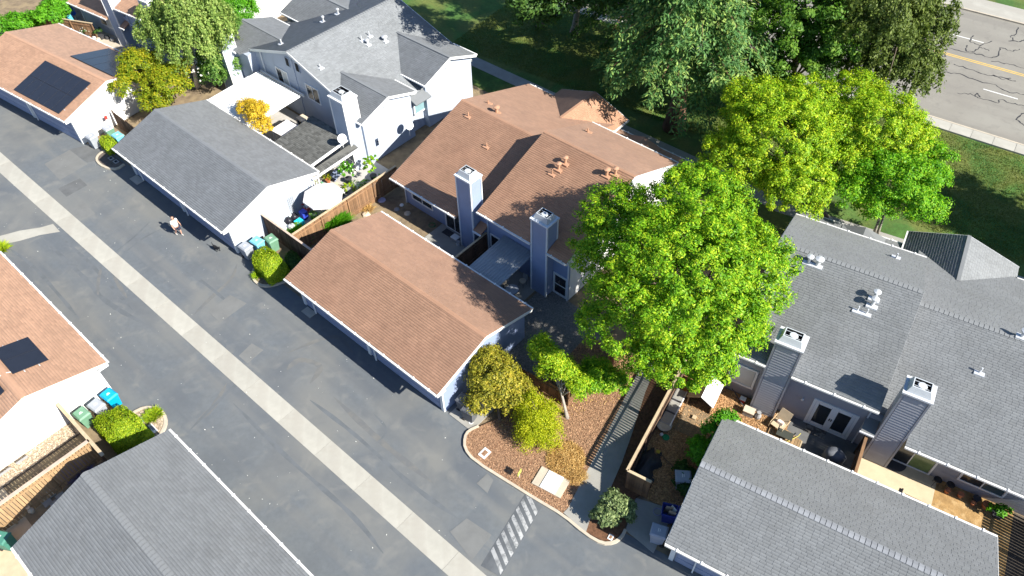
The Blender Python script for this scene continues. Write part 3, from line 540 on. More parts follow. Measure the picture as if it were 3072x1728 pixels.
# windows and doors of the townhouses
wv = bi['wv']
window(BH, 'v', -31.4, -29.5, .78, 1.75, wv, 2)
window(BH, 'v', -28.15, -26.6, .08, 2.05, wv, 2, name='patio_door')
window(BH, 'v', -24.02, -23.0, .85, 1.8, wv, 1)
window(BH, 'v', -18.75, -17.9, .22, 1.75, wv, 2, vert=True, fr=.13)
wv = ri['wv']
window(RH, 'v', -2.0, -.92, .95, 2.35, wv, 1, BLIND, fr=.12)
d = window(RH, 'v', 2.35, 4.35, .12, 2.1, wv, 2, fr=.14, name='french_door')
RH.part('door_frame', MB().box(2.36, 2.52, wv-.035, wv-.022, .13, 2.09).box(3.18, 3.33, wv-.035, wv-.022, .13, 2.09).box(3.37, 3.52, wv-.035, wv-.022, .13, 2.09).box(4.18, 4.34, wv-.035, wv-.022, .13, 2.09).box(2.53, 3.17, wv-.035, wv-.022, .13, .36).box(3.53, 4.17, wv-.035, wv-.022, .13, .36).box(2.53, 3.17, wv-.035, wv-.022, 1.95, 2.09).box(3.53, 4.17, wv-.035, wv-.022, 1.95, 2.09), TRIM, d)
RH.part('handle', MB().box(3.28, 3.32, wv-.09, wv-.03, 1.0, 1.15).box(3.38, 3.42, wv-.09, wv-.03, 1.0, 1.15), BLACK, d)
window(RH, 'v', 6.5, 8.55, .12, 2.15, wv, 2, [GLASS, GLASSG], name='sliding_door')
window(RH, 'v', 9.8, 11.72, .74, 1.85, wv, 2, [GLASS, mat('window_glass_blue', (.06, .09, .10), .12, .2, 2, spec=.6)])
RH.part('wall_lamp', MB().lathe((1.7, wv-.1, 1.75), [(.03,0),(.07,.04),(.07,.16),(.02,.2)], 8).bar((1.7, wv, 1.88), (1.7, wv-.1, 1.9), .03, .03), METAL)
wv = ti['wv']
window(TH_, 'v', -67.6, -65.7, .95, 2.1, wv, 2, [GLASS, BLIND]); window(TH_, 'v', -65.2, -64.75, .1, 2.1, wv, 1, name='patio_door')
window(TH_, 'v', -62.6, -61.4, .9, 2.2, wv, 2)

# roof vents read off the photograph
def vents(T, fr, lst, m, v0, z0, pit):
    for x, y, r, h, cap in lst: vent(T, on_roof(fr, x, y, v0, z0, pit), m, r, h, cap)
vents(BH, L, [(1696,490,.085,.42,True),(1676,508,.085,.42,True),(1657,522,.04,.36,False),(1820,527,.10,.45,True),(1846,523,.085,.42,True)], VBR, bi['vH'], bi['eH'], bi['pH'])
vents(BH, L, [(1460,440,.05,.3,False),(1405,349,.05,.34,False)], VBR, bi['vL'], bi['eL'], bi['pL'])
vents(BH, L, [(1490,337,.11,.4,True),(1465,311,.04,.3,False)], VBR, bi['vr'], 5.05, -.322)
vents(BH, L, [(1763,397,.045,.34,False)], VBR, bi['vh'], bi['zH'], -.42)
vents(RH, R, [(2425,788,.09,.42,True),(2452,797,.11,.46,True),(2622,896,.09,.5,True),(2616,917,.09,.5,True),(2572,932,.04,.34,False),(2599,941,.04,.34,False)], METAL, ri['vH'], ri['eH'], ri['pH'])
vents(RH, R, [(2938,1118,.045,.38,False),(3066,1010,.1,.4,True)], METAL, ri['vL'], ri['eL'], ri['pL'])
vents(RH, R, [(2687,775,.045,.38,False)], METAL, ri['vh'], ri['zH'], -.42)

# two storey grey house: ridge along v, mirrored cross gables
GH = Th('house', 'two-storey grey roofed house with white gable walls and round vents at top', 'house', L, -45.6, 31.9)
uc, zr, vf_, vb_, pit = -45.6, 6.05, 26.35, 37.4, .325
for s in (1, -1):
    X = lambda d_, s=s: uc+s*d_
    ez = zr-pit*8.2
    rp = roof_plane(GH, [(X(8.2), vf_, ez), (X(8.2), vb_, ez), (uc, vb_, zr-.001*(s > 0)), (uc, vf_, zr-.001*(s > 0))], SH_GR)
    if s > 0: ridge_caps(GH, (uc, vf_, zr), (uc, vb_, zr), SH_GR, pit, parent=rp)
    for (va, vb, ze, za, df) in ((25.6, 30.9, 4.0, 4.88, 8.7), (31.8, 37.42, 4.05, 5.1, 8.75)):
        vm = (va+vb)/2; di = (zr-za)/pit; de = (zr-ze)/pit
        roof_plane(GH, [(X(df), va, ze), (X(de-.3), va, ze), (X(di-.1), vm, za), (X(df), vm, za)], SH_GR)
        roof_plane(GH, [(X(df), vb, ze), (X(de-.3), vb, ze), (X(di-.1), vm, za-.002), (X(df), vm, za-.002)], SH_GR)
        GH.part('ridge_strip', MB().bar((X(di), vm, za+.012), (X(df), vm, za+.012), .24, .035), SH_GR)
        w0, w1 = va+.3, vb-.3; p2 = (za-ze)/(vm-va)
        GH.part('wall', MB().extr([(w0, 0), (w1, 0), (w1, ze+.3*p2-.18), (vm, za-.18), (w0, ze+.3*p2-.18)], 'u', *sorted((X(5.2), X(df-.35)))), W_GH)
        k = X(df)
        GH.part('barge_board', MB().bar((k, va, ze-.11), (k, vm, za-.11), .05, .2), TRIM); GH.part('barge_board', MB().bar((k, vb, ze-.11), (k, vm, za-.11), .05, .2), TRIM)
        gutter(GH, (X(df), va-.06, ze-.06), (X(de), va-.06, ze-.06), TRIM, False); gutter(GH, (X(df), vb+.06, ze-.06), (X(de), vb+.06, ze-.06), TRIM, False)
        kk = X(df-.35); rv = GH.part('round_vent', MB().tube([(kk, vm, za-.75), (kk+s*.06, vm, za-.75)], .30, 20), TRIM)
        GH.part('louvre', MB().tube([(kk+s*.06, vm, za-.75), (kk+s*.07, vm, za-.75)], .23, 20), mat('louvre_grey', (.33, .36, .38), .6), rv)
    chimney(GH, *sorted((X(6.75), X(8.15))), 24.75, 25.95, 5.85, W_GH)
    # little roof between the two cross gables
    GH.part('shed_roof', MB().slab([(X(8.9), 30.6, 3.0), (X(8.9), 32.2, 3.0), (X(7.3), 32.2, 3.7), (X(7.3), 30.6, 3.7)], .12), SH_GR)
    GH.part('barge_board', MB().bar((X(8.2), vf_-.01, ez-.1), (uc, vf_-.01, zr-.1), .05, .2), TRIM); GH.part('barge_board', MB().bar((X(8.2), vb_+.01, ez-.1), (uc, vb_+.01, zr-.1), .05, .2), TRIM)
GH.part('wall', MB().extr([(uc-7.9, 0), (uc+7.9, 0), (uc+7.9, zr-pit*7.9-.18), (uc, zr-.18), (uc-7.9, zr-pit*7.9-.18)], 'v', 26.6, 37.1), W_GH)
window(GH, 'v', -48.2, -46.85, 2.5, 3.65, 26.6, 2, [GLASS, BLIND]); window(GH, 'v', -44.5, -43.1, 2.45, 3.65, 26.6, 2)
for u in (-46.25, -45.05):
    o = GH.part('attic_vent', MB().box(u-.25, u+.25, 26.55, 26.6, 4.45, 5.25), W_GH); GH.part('louvre', MB().box(u-.18, u+.18, 26.53, 26.55, 4.52, 5.18), DARK, o)
GH.part('wall_batten', MB().box(-45.66, -45.6, 26.55, 26.6, 0, 5.7), W_GH); GH.part('downspout', MB().box(-49.9, -49.82, 26.48, 26.56, 2.5, 4.6), TRIM)
window(GH, 'u', 27.6, 28.5, 2.1, 2.9, -37.25, 2, BLIND, out=1)
window(GH, 'u', 31.1, 32.2, 1.6, 2.7, -37.55, 1, mat('window_glass_teal', (.20, .32, .34), .12, .1, 2, spec=.6), out=1)
for x, y, r, h, cap in ((1085,121,.04,.4,False),(1108,108,.04,.4,False),(1103,132,.08,.3,True),(1155,122,.11,.3,True),(961,203,.04,.3,False)):
    u_, v_, z_ = 0, 0, 5.0
    for _ in range(60): u_, v_ = L.q(x, y, z_); z_ += .5*((zr-pit*(u_-uc))-z_)
    vent(GH, (u_, v_, z_), METAL, r, h, cap)
for x, y in ((1015,43),(971,66),(845,133)):
    z_ = 5
    for _ in range(60): u_, v_ = L.q(x, y, z_); z_ += .5*((zr-pit*(uc-u_))-z_)
    vent(GH, (u_, v_, z_), METAL, .06, .42, x > 900)

# roof-mounted solar arrays
def solar(label, fr, v0, z0, pit, u0, u1, a0, a1, nu, nv):
    T = Th('solar_array', label, 'solar panels', fr, (u0+u1)/2, (a0+a1)/2, z=z0+pit*((a0+a1)/2-v0)); g = .014; zz = lambda v: z0+pit*(v-v0)+.10
    for i in range(nu):
        for j in range(nv):
            x0, x1 = u0+(u1-u0)*i/nu+g/2, u0+(u1-u0)*(i+1)/nu-g/2; y0, y1 = a0+(a1-a0)*j/nv+g/2, a0+(a1-a0)*(j+1)/nv-g/2
            p = T.part('panel', MB().slab([(x0,y0,zz(y0)),(x1,y0,zz(y0)),(x1,y1,zz(y1)),(x0,y1,zz(y1))], .035), SOLF)
            i_ = .03; T.part('glass', MB().slab([(x0+i_,y0+i_,zz(y0+i_)+.003),(x1-i_,y0+i_,zz(y0+i_)+.003),(x1-i_,y1-i_,zz(y1-i_)+.003),(x0+i_,y1-i_,zz(y1-i_)+.003)], .002), SOLAR, p)
    T.part('mounting_rail', MB().bar((u0-.1, a0+.5, zz(a0+.5)-.07), (u1+.1, a0+.5, zz(a0+.5)-.07), .05, .05).bar((u0-.1, a1-.5, zz(a1-.5)-.07), (u1+.1, a1-.5, zz(a1-.5)-.07), .05, .05), METAL)
pu = (3.76-2.58)/(23.75-19.5)
solar('large dark solar array on the alley side of the upper left brown garage', U, 19.5, 2.58, pu, -61.0, -55.05, 19.75, 23.0, 6, 2)
solar('dark solar array on the far slope of the upper left brown garage beside the maple', U, 28.0, 2.58, -pu, -59.9, -54.4, 24.5, 27.7, 4, 1)
pl = (3.75-2.55)/4.025
solar('two-panel solar array on the brown roof at the left edge', L, 3.35, 2.55, -pl, -37.1, -34.7, -.35, 1.35, 2, 1)
solar('solar panel cut off by the left edge low on the brown roof', L, -4.7, 2.55, pl, -37.2, -34.0, -3.6, -1.1, 2, 1)
single('power_cable', MB().tube([(*L.q(x, y, z), z) for x, y, z in ((-10,1135,3.75),(10,1120,3.72),(30,1116,3.7),(45,1118,3.62))], .018, 5), TRIM, 'thin pale cable beside the solar panels at the left edge', 'cable', L, -36, -1)

# ================================================================== FENCES
BOARDS = {}
def fence(label, a, b, h=1.8, m=FENCE, capm=CAPW, gap=.008, bw=.14, name='board_fence', low=None, cap=True, posts=2.4, side=1, capw=.14, wonk=.012):
    ax, ay = a; bx_, by_ = b; Lg = math.hypot(bx_-ax, by_-ay); fr = Fr(math.degrees(math.atan2(by_-ay, bx_-ax)))
    u0 = ax*fr.c+ay*fr.s; v0 = -ax*fr.s+ay*fr.c; T = Th(name, label, 'fence', fr, u0, v0)
    key = (h, m.name, bw)
    if key not in BOARDS: BOARDS[key] = MB().box(0, bw, -.011, .011, 0, h).mesh('board', m)
    n = int(Lg/(bw+gap))
    for i in range(n): T.inst('board', BOARDS[key], (u0+i*(bw+gap), v0+random.uniform(-.004, .004), .02), (random.uniform(-wonk, wonk), random.uniform(-wonk, wonk)*.5, 0))
    for z in (.35, h-.3): T.part('rail', MB().box(u0, u0+Lg, v0-side*.014, v0-side*.055, z, z+.09), m)
    if low: T.part('kick_board', MB().box(u0, u0+Lg, v0-side*.058, v0-side*.075, .03, low), m)
    k = max(2, round(Lg/posts)+1)
    for i in range(k): x = u0+min(Lg-.09, Lg*i/(k-1)); T.part('post', MB().box(x, x+.09, v0-side*.015, v0-side*.105, 0, h-.01), m)
    if cap: T.part('cap_rail', MB().box(u0-.03, u0+Lg+.03, v0-capw/2, v0+capw/2, h+.022, h+.062), capm)
    return T
fence('brown board fence between the umbrella patio and the middle brown garage', L.w(-33.85,16.5), L.w(-33.85,25.6), m=FENCE, side=1)
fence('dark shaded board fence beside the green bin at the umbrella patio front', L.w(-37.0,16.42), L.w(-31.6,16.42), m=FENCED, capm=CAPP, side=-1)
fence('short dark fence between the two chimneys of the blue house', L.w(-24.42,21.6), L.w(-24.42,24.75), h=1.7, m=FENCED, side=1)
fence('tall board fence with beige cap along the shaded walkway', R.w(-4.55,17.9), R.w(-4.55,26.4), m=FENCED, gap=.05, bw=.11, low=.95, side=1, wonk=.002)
fence('short capped fence return at the corner of the bark yard', R.w(-4.5,17.88), R.w(-3.3,17.88), m=FENCE, side=-1)
fence('sunlit brown fence panel behind the playhouse', R.w(-4.5,26.45), R.w(-2.3,26.45), h=1.7, m=FENCEP, side=1, cap=False)
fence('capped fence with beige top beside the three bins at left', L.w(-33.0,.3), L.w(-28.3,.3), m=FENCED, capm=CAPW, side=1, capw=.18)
fence('long pale-capped fence running to the left edge below the bins', L.w(-29.65,.25), L.w(-29.65,-9), m=FENCEP, capm=CAPP, gap=.030, bw=.13, side=-1, capw=.2, wonk=.002)
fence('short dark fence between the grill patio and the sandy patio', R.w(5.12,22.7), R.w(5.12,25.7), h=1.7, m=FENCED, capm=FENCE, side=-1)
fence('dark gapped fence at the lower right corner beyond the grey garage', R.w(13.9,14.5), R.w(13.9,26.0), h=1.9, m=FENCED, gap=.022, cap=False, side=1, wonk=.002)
fence('brown fence half hidden by shrubs at the end of the gravel yard', L.w(-17.6,17.9), L.w(-13.2,18.6), h=1.5, m=FENCE, side=1, cap=False)
fence('brown fence under the big tree beside the walkway head', L.w(-13.0,18.7), L.w(-12.4,23.6), h=1.5, m=FENCE, side=1, cap=False)
fence('brown gate-side fence by the bins of the solar garage', L.w(-56.3,16.2), L.w(-52.2,16.2), h=1.6, m=FENCED, side=-1, cap=False)
fence('old fence behind the upper left solar garage', U.w(-74,28.3), U.w(-67,30.5), h=1.6, m=FENCE, side=1)
# lattice fence by the birch
def lattice(label, a, b, z0, z1):
    ax, ay = a; bx_, by_ = b; Lg = math.hypot(bx_-ax, by_-ay); fr = Fr(math.degrees(math.atan2(by_-ay, bx_-ax))); u0 = ax*fr.c+ay*fr.s; v0 = -ax*fr.s+ay*fr.c
    T = Th('lattice_fence', label, 'fence', fr, u0, v0); hh = z1-z0
    for s in (1, -1):
        me = MB().bar((0, s*.008, 0), (s*hh, s*.008, hh), .012, .045).mesh('slat', LATT)
        x = 0
        while x < Lg:
            if s > 0 and x+hh <= Lg: T.inst('slat', me, (u0+x, v0, z0))
            if s < 0 and x-hh >= 0: T.inst('slat', me, (u0+x, v0, z0))
            x += .17
    for x in np.arange(0, Lg+.1, 1.6): T.part('post', MB().box(u0+x-.05, u0+x+.05, v0-.05, v0+.05, 0, z1+.05), LATT)
    T.part('rail', MB().box(u0, u0+Lg, v0-.03, v0+.03, z1, z1+.06), CAPW); T.part('rail', MB().box(u0, u0+Lg, v0-.03, v0+.03, z0-.06, z0), LATT)
    T.part('kick_board', MB().box(u0, u0+Lg, v0-.015, v0+.015, .02, z0-.06), LATT)
lattice('orange lattice fence between the birch and the white patio cover', L.w(-51.3,19.6), L.w(-51.3,26.8), .75, 1.75)
lattice('short orange lattice panel behind the grey garage end', L.w(-51.4,16.3), L.w(-51.4,18.9), .55, 1.5)

# ================================================================== PATIO COVERS
def cover_posts(T, pts, z, m, w=.09):
    for (u, v) in pts: T.part('post', MB().box(u-w/2, u+w/2, v-w/2, v+w/2, 0, z), m)
WC = Th('patio_cover', 'blown-white slatted patio cover behind the grey garage', 'patio cover', L, -47.6, 23.1)
WC.part('roof_panel', MB().slab([(-50.25, 20.95, 2.5), (-44.85, 20.95, 2.5), (-44.85, 25.2, 2.72), (-50.25, 25.2, 2.72)], .05), TRIM)
me = MB().box(-.05, .05, 20.9-23.1, 26.1-23.1, 0, .13).mesh('rafter', TRIM)
for k in range(22): WC.inst('rafter', me, (-50.2+k*.252, 23.1, 2.44), (.0517, 0, 0))
WC.part('ledger', MB().box(-50.3, -44.8, 26.3, 26.4, 2.5, 2.7), TRIM); WC.part('fascia', MB().box(-50.3, -44.8, 20.86, 20.92, 2.36, 2.56), TRIM)
cover_posts(WC, ((-50.0, 21.5), (-45.1, 21.5)), 2.4, TRIM)
GC = Th('patio_cover', 'dark grey shingled lean-to roof carrying a satellite dish', 'patio cover', L, -39.8, 23.8)
roof_plane(GC, [(-42.0, 21.35, 2.45), (-37.75, 21.35, 2.45), (-37.75, 25.0, 2.75), (-42.0, 25.0, 2.75)], SH_DK, .1)
GC.part('fascia', MB().bar((-37.72, 21.35, 2.46), (-37.72, 25.0, 2.78), .16, .10), TRIM)
g2 = roof_plane(GC, [(-37.62, 21.1, 2.2), (-36.95, 21.1, 2.1), (-36.95, 25.0, 2.25), (-37.62, 25.0, 2.4)], SH_DK, .08)
GC.part('gutter', MB().bar((-36.88, 20.7, 2.1), (-36.88, 25.0, 2.24), .12, .12), TRIM)
cover_posts(GC, ((-37.0, 21.2), (-41.8, 21.7)), 2.05, TRIM)
MC = Th('patio_cover', 'corrugated grey metal patio cover in front of the blue house', 'patio cover', L, -21.6, 23.2)
MC.part('roof_panel', MB().slab([(-22.85, 21.1, 2.25), (-20.35, 21.1, 2.25), (-20.35, 24.75, 2.5), (-22.85, 24.75, 2.5)], .03), mat('cover_metal', (.30, .33, .35), .5, .12, 3, metal=.2, stains=[(1.2, .5, .7, (.42, .44, .45), .5)]))
me = MB().box(-.022, .022, -1.825, 1.825, 0, .03).mesh('rib', MATS['cover_metal'])
for k in range(13): MC.inst('rib', me, (-22.78+k*.198, 22.925, 2.376), (math.atan2(.25, 3.65), 0, 0))
cover_posts(MC, ((-22.7, 21.3), (-20.5, 21.3)), 2.22, W_BLUE)

# ================================================================== BINS
def bin_(label, fr, u, v, ang, col, lid=None, tilt=0, open_=False, group=None, h=1.02):
    f2 = Fr(math.degrees(fr.yaw)+ang); x, y = fr.w(u, v); a = x*f2.c+y*f2.s; b = -x*f2.s+y*f2.c
    T = Th('wheelie_bin', label, 'bin', f2, a, b, group); m = mat('bin_'+col[0], col[1], .55, .12, 3); ml = mat('binlid_'+(lid or col)[0], (lid or col)[1], .55, .1, 3)
    w0, w1, d0, d1 = .24, .31, .27, .36
    lo = [(-w0,-d0),(w0,-d0),(w0,d0),(-w0,d0)]; hi = [(-w1,-d1),(w1,-d1),(w1,d1),(-w1,d1)]; mb = MB()
    if open_:
        ih = [(p*.9, q*.9) for p, q in hi]; il = [(p*.9, q*.9) for p, q in lo]
        mb.add([(a+p,b+q,.06) for p,q in lo]+[(a+p,b+q,h) for p,q in hi]+[(a+p,b+q,h) for p,q in ih]+[(a+p,b+q,.4) for p,q in il], [(3,2,1,0),(0,1,5,4),(1,2,6,5),(2,3,7,6),(3,0,4,7),(4,5,9,8),(5,6,10,9),(6,7,11,10),(7,4,8,11),(8,9,13,12),(9,10,14,13),(10,11,15,14),(11,8,12,15),(12,13,14,15)])
    else: mb.hexa([(a+p,b+q,.06) for p,q in lo]+[(a+p,b+q,h) for p,q in hi])
    T.part('body', mb, m)
    T.part('rim', MB().box(a-w1-.02, a+w1+.02, b-d1-.02, b-d1+.03, h-.06, h+.0).box(a-w1-.02, a-w1+.02, b-d1, b+d1, h-.06, h+.0).box(a+w1-.02, a+w1+.02, b-d1, b+d1, h-.06, h+.0), m)
    if open_: T.part('lid', MB().box(a-.32, a+.32, b+d1+.03, b+d1+.08, .35, h+.02), ml)
    else:
        lidm = MB().hexa([(a-.335,b-.40,h+.004),(a+.335,b-.40,h+.004),(a+.335,b+.40,h+.004),(a-.335,b+.40,h+.004),(a-.27,b-.33,h+.075),(a+.27,b-.33,h+.075),(a+.27,b+.32,h+.095),(a-.27,b+.32,h+.095)])
        lo_ = T.part('lid', lidm, ml); T.part('lid_mark', MB().box(a-.10, a+.10, b-.06, b-.03, h+.085, h+.092).box(a-.07, a+.07, b+.02, b+.05, h+.088, h+.095), TRIM, lo_)
    T.part('handle', MB().bar((a-.25, b+.42, h-.04), (a+.25, b+.42, h-.04), .03, .03).box(a-.25, a-.21, b+.33, b+.43, h-.08, h-.03).box(a+.21, a+.25, b+.33, b+.43, h-.08, h-.03), BLACK)
    for s in (-1, 1): T.part('wheel', MB().tube([(a+s*.24, b+.29, .11), (a+s*.30, b+.29, .11)], .11, 12), BLACK)
    return T
CY, GY, GN = ('cyan', (.0, .30, .52)), ('grey', (.30, .32, .35)), ('green', (.13, .26, .17)); BLU = ('blue', (.05, .07, .34)); DG = ('darkgrey', (.10, .105, .115)); TEAL = ('teal', (.06, .20, .15)); PB = ('paleblue', (.16, .45, .55)); LG = ('lightgrey', (.32, .34, .40))
qb = lambda x, y, z=1.05: L.q(x, y, z)
bin_('bright cyan wheelie bin nearest the alley beside the left white wall', L, *qb(325,1183), 96, CY)
bin_('grey wheelie bin between the cyan and the green bin at left', L, *qb(287,1214), 98, GY)
bin_('green wheelie bin beside the capped fence at left', L, *qb(243,1240), 94, GN)
bin_('pale blue wheelie bin by the white garage end above the box hedge', L, *qb(770,722), 95, PB)
bin_('grey wheelie bin nearest the dog by the white garage end', L, *qb(735,738), 92, GY)
bin_('green wheelie bin against the dark fence by the umbrella patio', L, *qb(812,715), 85, GN)
bin_('grey wheelie bin below the solar garage gable', L, *qb(272,408), 95, GY)
bin_('green wheelie bin with pale lid by the solar garage fence', L, *qb(322,383), 90, GN, LG)
bin_('pale blue wheelie bin behind the small clipped bush', L, *qb(352,405), 92, PB)
bin_('dark grey wheelie bin in the shade at the brown garage corner', L, *qb(1408,1225), 100, DG)
bin_('dark wheelie bin tight against the brown garage side wall', L, *qb(1392,1197), 96, DG)
bo = bin_('open blue wheelie bin stuffed with cardboard at the grey garage corner', R, *R.q(2010,1530,1.0), -75, BLU, open_=True)
bin_('grey wheelie bin standing at the grey garage front corner', R, *R.q(1978,1592,1.05), -80, LG)
bin_('grey wheelie bin alone inside the bark yard', R, *R.q(2050,1428,1.05), -65, LG)
bin_('teal wheelie bin cut by the left edge near the bottom', L, *qb(-2,1612), 120, TEAL)
cb = mat('cardboard', (.42, .33, .24), .9, .1, 3)
u, v = R.q(2010,1530,1.0)
for k, (du, dv, a) in enumerate(((-.12, .05, .3), (.08, .1, -.5), (.1, -.12, .1))):
    single('cardboard_sheet', MB().hexa([(u+du+math.cos(a)*x*.17-math.sin(a)*y*.01+z*.08, v+dv+math.sin(a)*x*.17+math.cos(a)*y*.01, .5+z*.72) for z in (0, 1) for x, y in ((-1,-1),(1,-1),(1,1),(-1,1))]), [cb, TRIM, cb][k], ['brown cardboard sheet leaning left in the open blue bin', 'white board sticking out of the open blue bin', 'brown cardboard flap low in the open blue bin'][k], 'cardboard', R, u, v)
single('hose_ring', MB().tube([(R.q(1972,1535,.07)[0]+.2*math.cos(t), R.q(1972,1535,.07)[1]+.2*math.sin(t), .07) for t in np.linspace(0, 6.2, 18)], .02, 5), mat('hose_lilac', (.32,.30,.42),.6), 'lilac hoop lying beside the open blue bin', 'hoop', R, *R.q(1972,1535,.05))

# ================================================================== VEGETATION
def unit(a): return a/(np.linalg.norm(a, axis=1, keepdims=True)+1e-9)
def leaf_quads(c, nrm, size, asp):
    N = len(c); r = RNG.normal(size=(N, 3)); t = unit(np.cross(nrm, r)); b = np.cross(nrm, t); s = size[:, None]
    V = np.stack([c+t*s, c+b*s*asp, c-t*s, c-b*s*asp], 1); return V
def dir_quads(c, d, nrm, length, width):
    b = unit(np.cross(nrm, d)); l = length[:, None]; w = width[:, None]
    return np.stack([c, c+d*l*.45+b*w, c+d*l, c+d*l*.45-b*w], 1)
def leaf_obj(name, V, m, org, parent=None, kind=None):
    V = V[V[:, :, 2].min(1) > .03]-np.array([org[0], org[1], org[2]]); n = len(V)
    o = D.objects.new(name, fast_mesh(name, V.reshape(-1, 3), np.arange(n*4).reshape(-1, 4), m)); COL.objects.link(o); o.parent = parent
    if kind: o['kind'] = kind
    return o
def in_blobs(blobs, n, shell):
    w = np.array([b[1][0]*b[1][1]*b[1][2] for b in blobs])**.75; k = RNG.choice(len(blobs), n, p=w/w.sum())
    C = np.array([b[0] for b in blobs])[k]; Rr = np.array([b[1] for b in blobs])[k]
    d = unit(RNG.normal(size=(n, 3))); d[:, 2] = np.where(d[:, 2] < -.35, -d[:, 2], d[:, 2]); r = RNG.uniform(shell, 1, n)**.7
    return C+d*Rr*r[:, None], d
def crown(blobs, nclump, per, cr, leaf, asp=.5, shell=.35, up=.5, jit=.35):
    cc, dd = in_blobs(blobs, nclump, shell); k = np.repeat(np.arange(nclump), per); N = len(k)
    sc = RNG.uniform(1-jit, 1+jit, nclump)[k]*cr
    off = unit(RNG.normal(size=(N, 3)))*(RNG.uniform(0, 1, N)**.55)[:, None]; off[:, 2] *= .75
    c = cc[k]+off*sc[:, None]
    nrm = unit(off*.8+dd[k]*.5+np.array([0, 0, up])+RNG.normal(size=(N, 3))*.45)
    return leaf_quads(c, nrm, leaf*RNG.uniform(.45, 1.4, N), asp)
def trunk_mesh(base, top, r, limbs, wob=.12, n=8):
    mb = MB(); base = np.array(base, float); top = np.array(top, float); k = 7; pts = []
    for i in range(k+1):
        t = i/k; p = base+(top-base)*t; p[:2] += np.array([math.sin(t*4+base[0]), math.cos(t*3.3+base[1])])*wob*t*(1-.3*t)*np.linalg.norm(top-base)*.12; pts.append(p)
    mb.tube(pts, [r*1.45 if i == 0 else r*(1.05-.75*i/k) for i in range(k+1)], n)
    for (s, end) in limbs:
        a = pts[min(k, int(s*k))]; e = np.array(end, float); m1 = a+(e-a)*.5+np.array([0, 0, .15*np.linalg.norm(e-a)]); rr = r*(1.0-.7*s)*.62
        mb.tube([a, a+(m1-a)*.5, m1, m1+(e-m1)*.6, e], [rr, rr*.85, rr*.65, rr*.4, rr*.15], 6)
    return mb
def tree(name, label, base, blobs, m, barkm, r=.2, nclump=120, per=200, cr=.6, leaf=.14, asp=.5, shell=.35, up=.5, group=None, wob=.12, cat='tree', stems=None):
    T = Th(name, label, cat, WLD, base[0], base[1], group)
    ctr = np.mean([b[0] for b in blobs], axis=0)
    lim = []
    for b in blobs:
        for _ in range(4):
            d = RNG.normal(size=3); d[2] = abs(d[2])*.6; d /= np.linalg.norm(d); lim.append((random.uniform(.35, .9), np.array(b[0])+d*np.array(b[1])*.75))
    T.part('trunk', trunk_mesh((base[0], base[1], 0), (ctr[0], ctr[1], ctr[2]+.3), r, lim, wob), barkm, smooth=True)
    for st in (stems or []): T.part('trunk', trunk_mesh((st[0], st[1], 0), (ctr[0]+(st[0]-base[0]), ctr[1]+(st[1]-base[1]), ctr[2]), r*.8, []), barkm, smooth=True)
    leaf_obj('crown', crown(blobs, nclump, per, cr, leaf, asp, shell, up), m, T.org, T.o)
    return T
def B(x, y, z, rx, rz=None, ry=None): return (P(x, y, z), (rx, ry or rx, rz or rx))

ASH = leafmat('leaf_ash', (.055, .18, .006), (.16, .36, .010), (.44, .56, .025), trans=.28)
YG = leafmat('leaf_yellow_green', (.095, .23, .007), (.25, .43, .012), (.54, .60, .03), trans=.33)
GRN = leafmat('leaf_bright_green', (.05, .20, .010), (.10, .32, .014), (.17, .42, .02))
DKG = leafmat('leaf_dark_green', (.03, .075, .018), (.055, .13, .025), (.11, .20, .035))
OLV = leafmat('leaf_olive', (.06, .095, .022), (.12, .17, .035), (.20, .25, .06))
RED = leafmat('leaf_redwood', (.05, .13, .04), (.12, .26, .075), (.36, .48, .12), zs=.55)
BIR = leafmat('leaf_birch', (.11, .19, .04), (.22, .33, .07), (.40, .48, .13), zs=.9)
MAP = leafmat('leaf_maple', (.09, .17, .010), (.22, .28, .012), (.44, .38, .02), zs=1.0)
GOLD = leafmat('leaf_gold', (.40, .26, .02), (.62, .44, .03), (.75, .56, .06))
PHO = leafmat('leaf_photinia', (.10, .12, .015), (.30, .29, .025), (.56, .46, .06), zs=2.2)
HEDGE = leafmat('leaf_hedge', (.12, .23, .010), (.27, .40, .014), (.48, .54, .03), zs=2.0)
DRY = leafmat('leaf_dry', (.36, .20, .07), (.56, .36, .12), (.70, .50, .20), trans=.2, zs=2)
OLE = leafmat('leaf_oleander', (.05, .13, .025), (.10, .22, .035), (.20, .34, .06))
WFL = mat('white_petal', (.75, .72, .66), .8, .1, 3)
CIT = leafmat('leaf_citrus', (.05, .085, .035), (.12, .17, .06), (.30, .36, .15), trans=.15, zs=3)

# the big ash between the two houses
tree('ash_tree', 'huge bright green tree filling the gap between the two houses', P(2090,1020)[:2],
     [B(2040,840,8.2,4.3,3.6), B(1880,760,7.2,3.0,2.8), B(1890,950,6.4,2.6,2.4), B(2060,1020,5.6,2.9,2.4), B(2200,810,7.6,3.1,2.7), B(2190,960,5.8,2.0,1.9), B(2080,660,8.2,3.3,2.8), B(1950,1090,4.7,1.5,1.4), B(2060,1120,4.4,1.4,1.2), B(1850,640,7.5,2.0,1.8)],
     ASH, BARK, .30, 1600, 150, .40, .074, .42, .55)
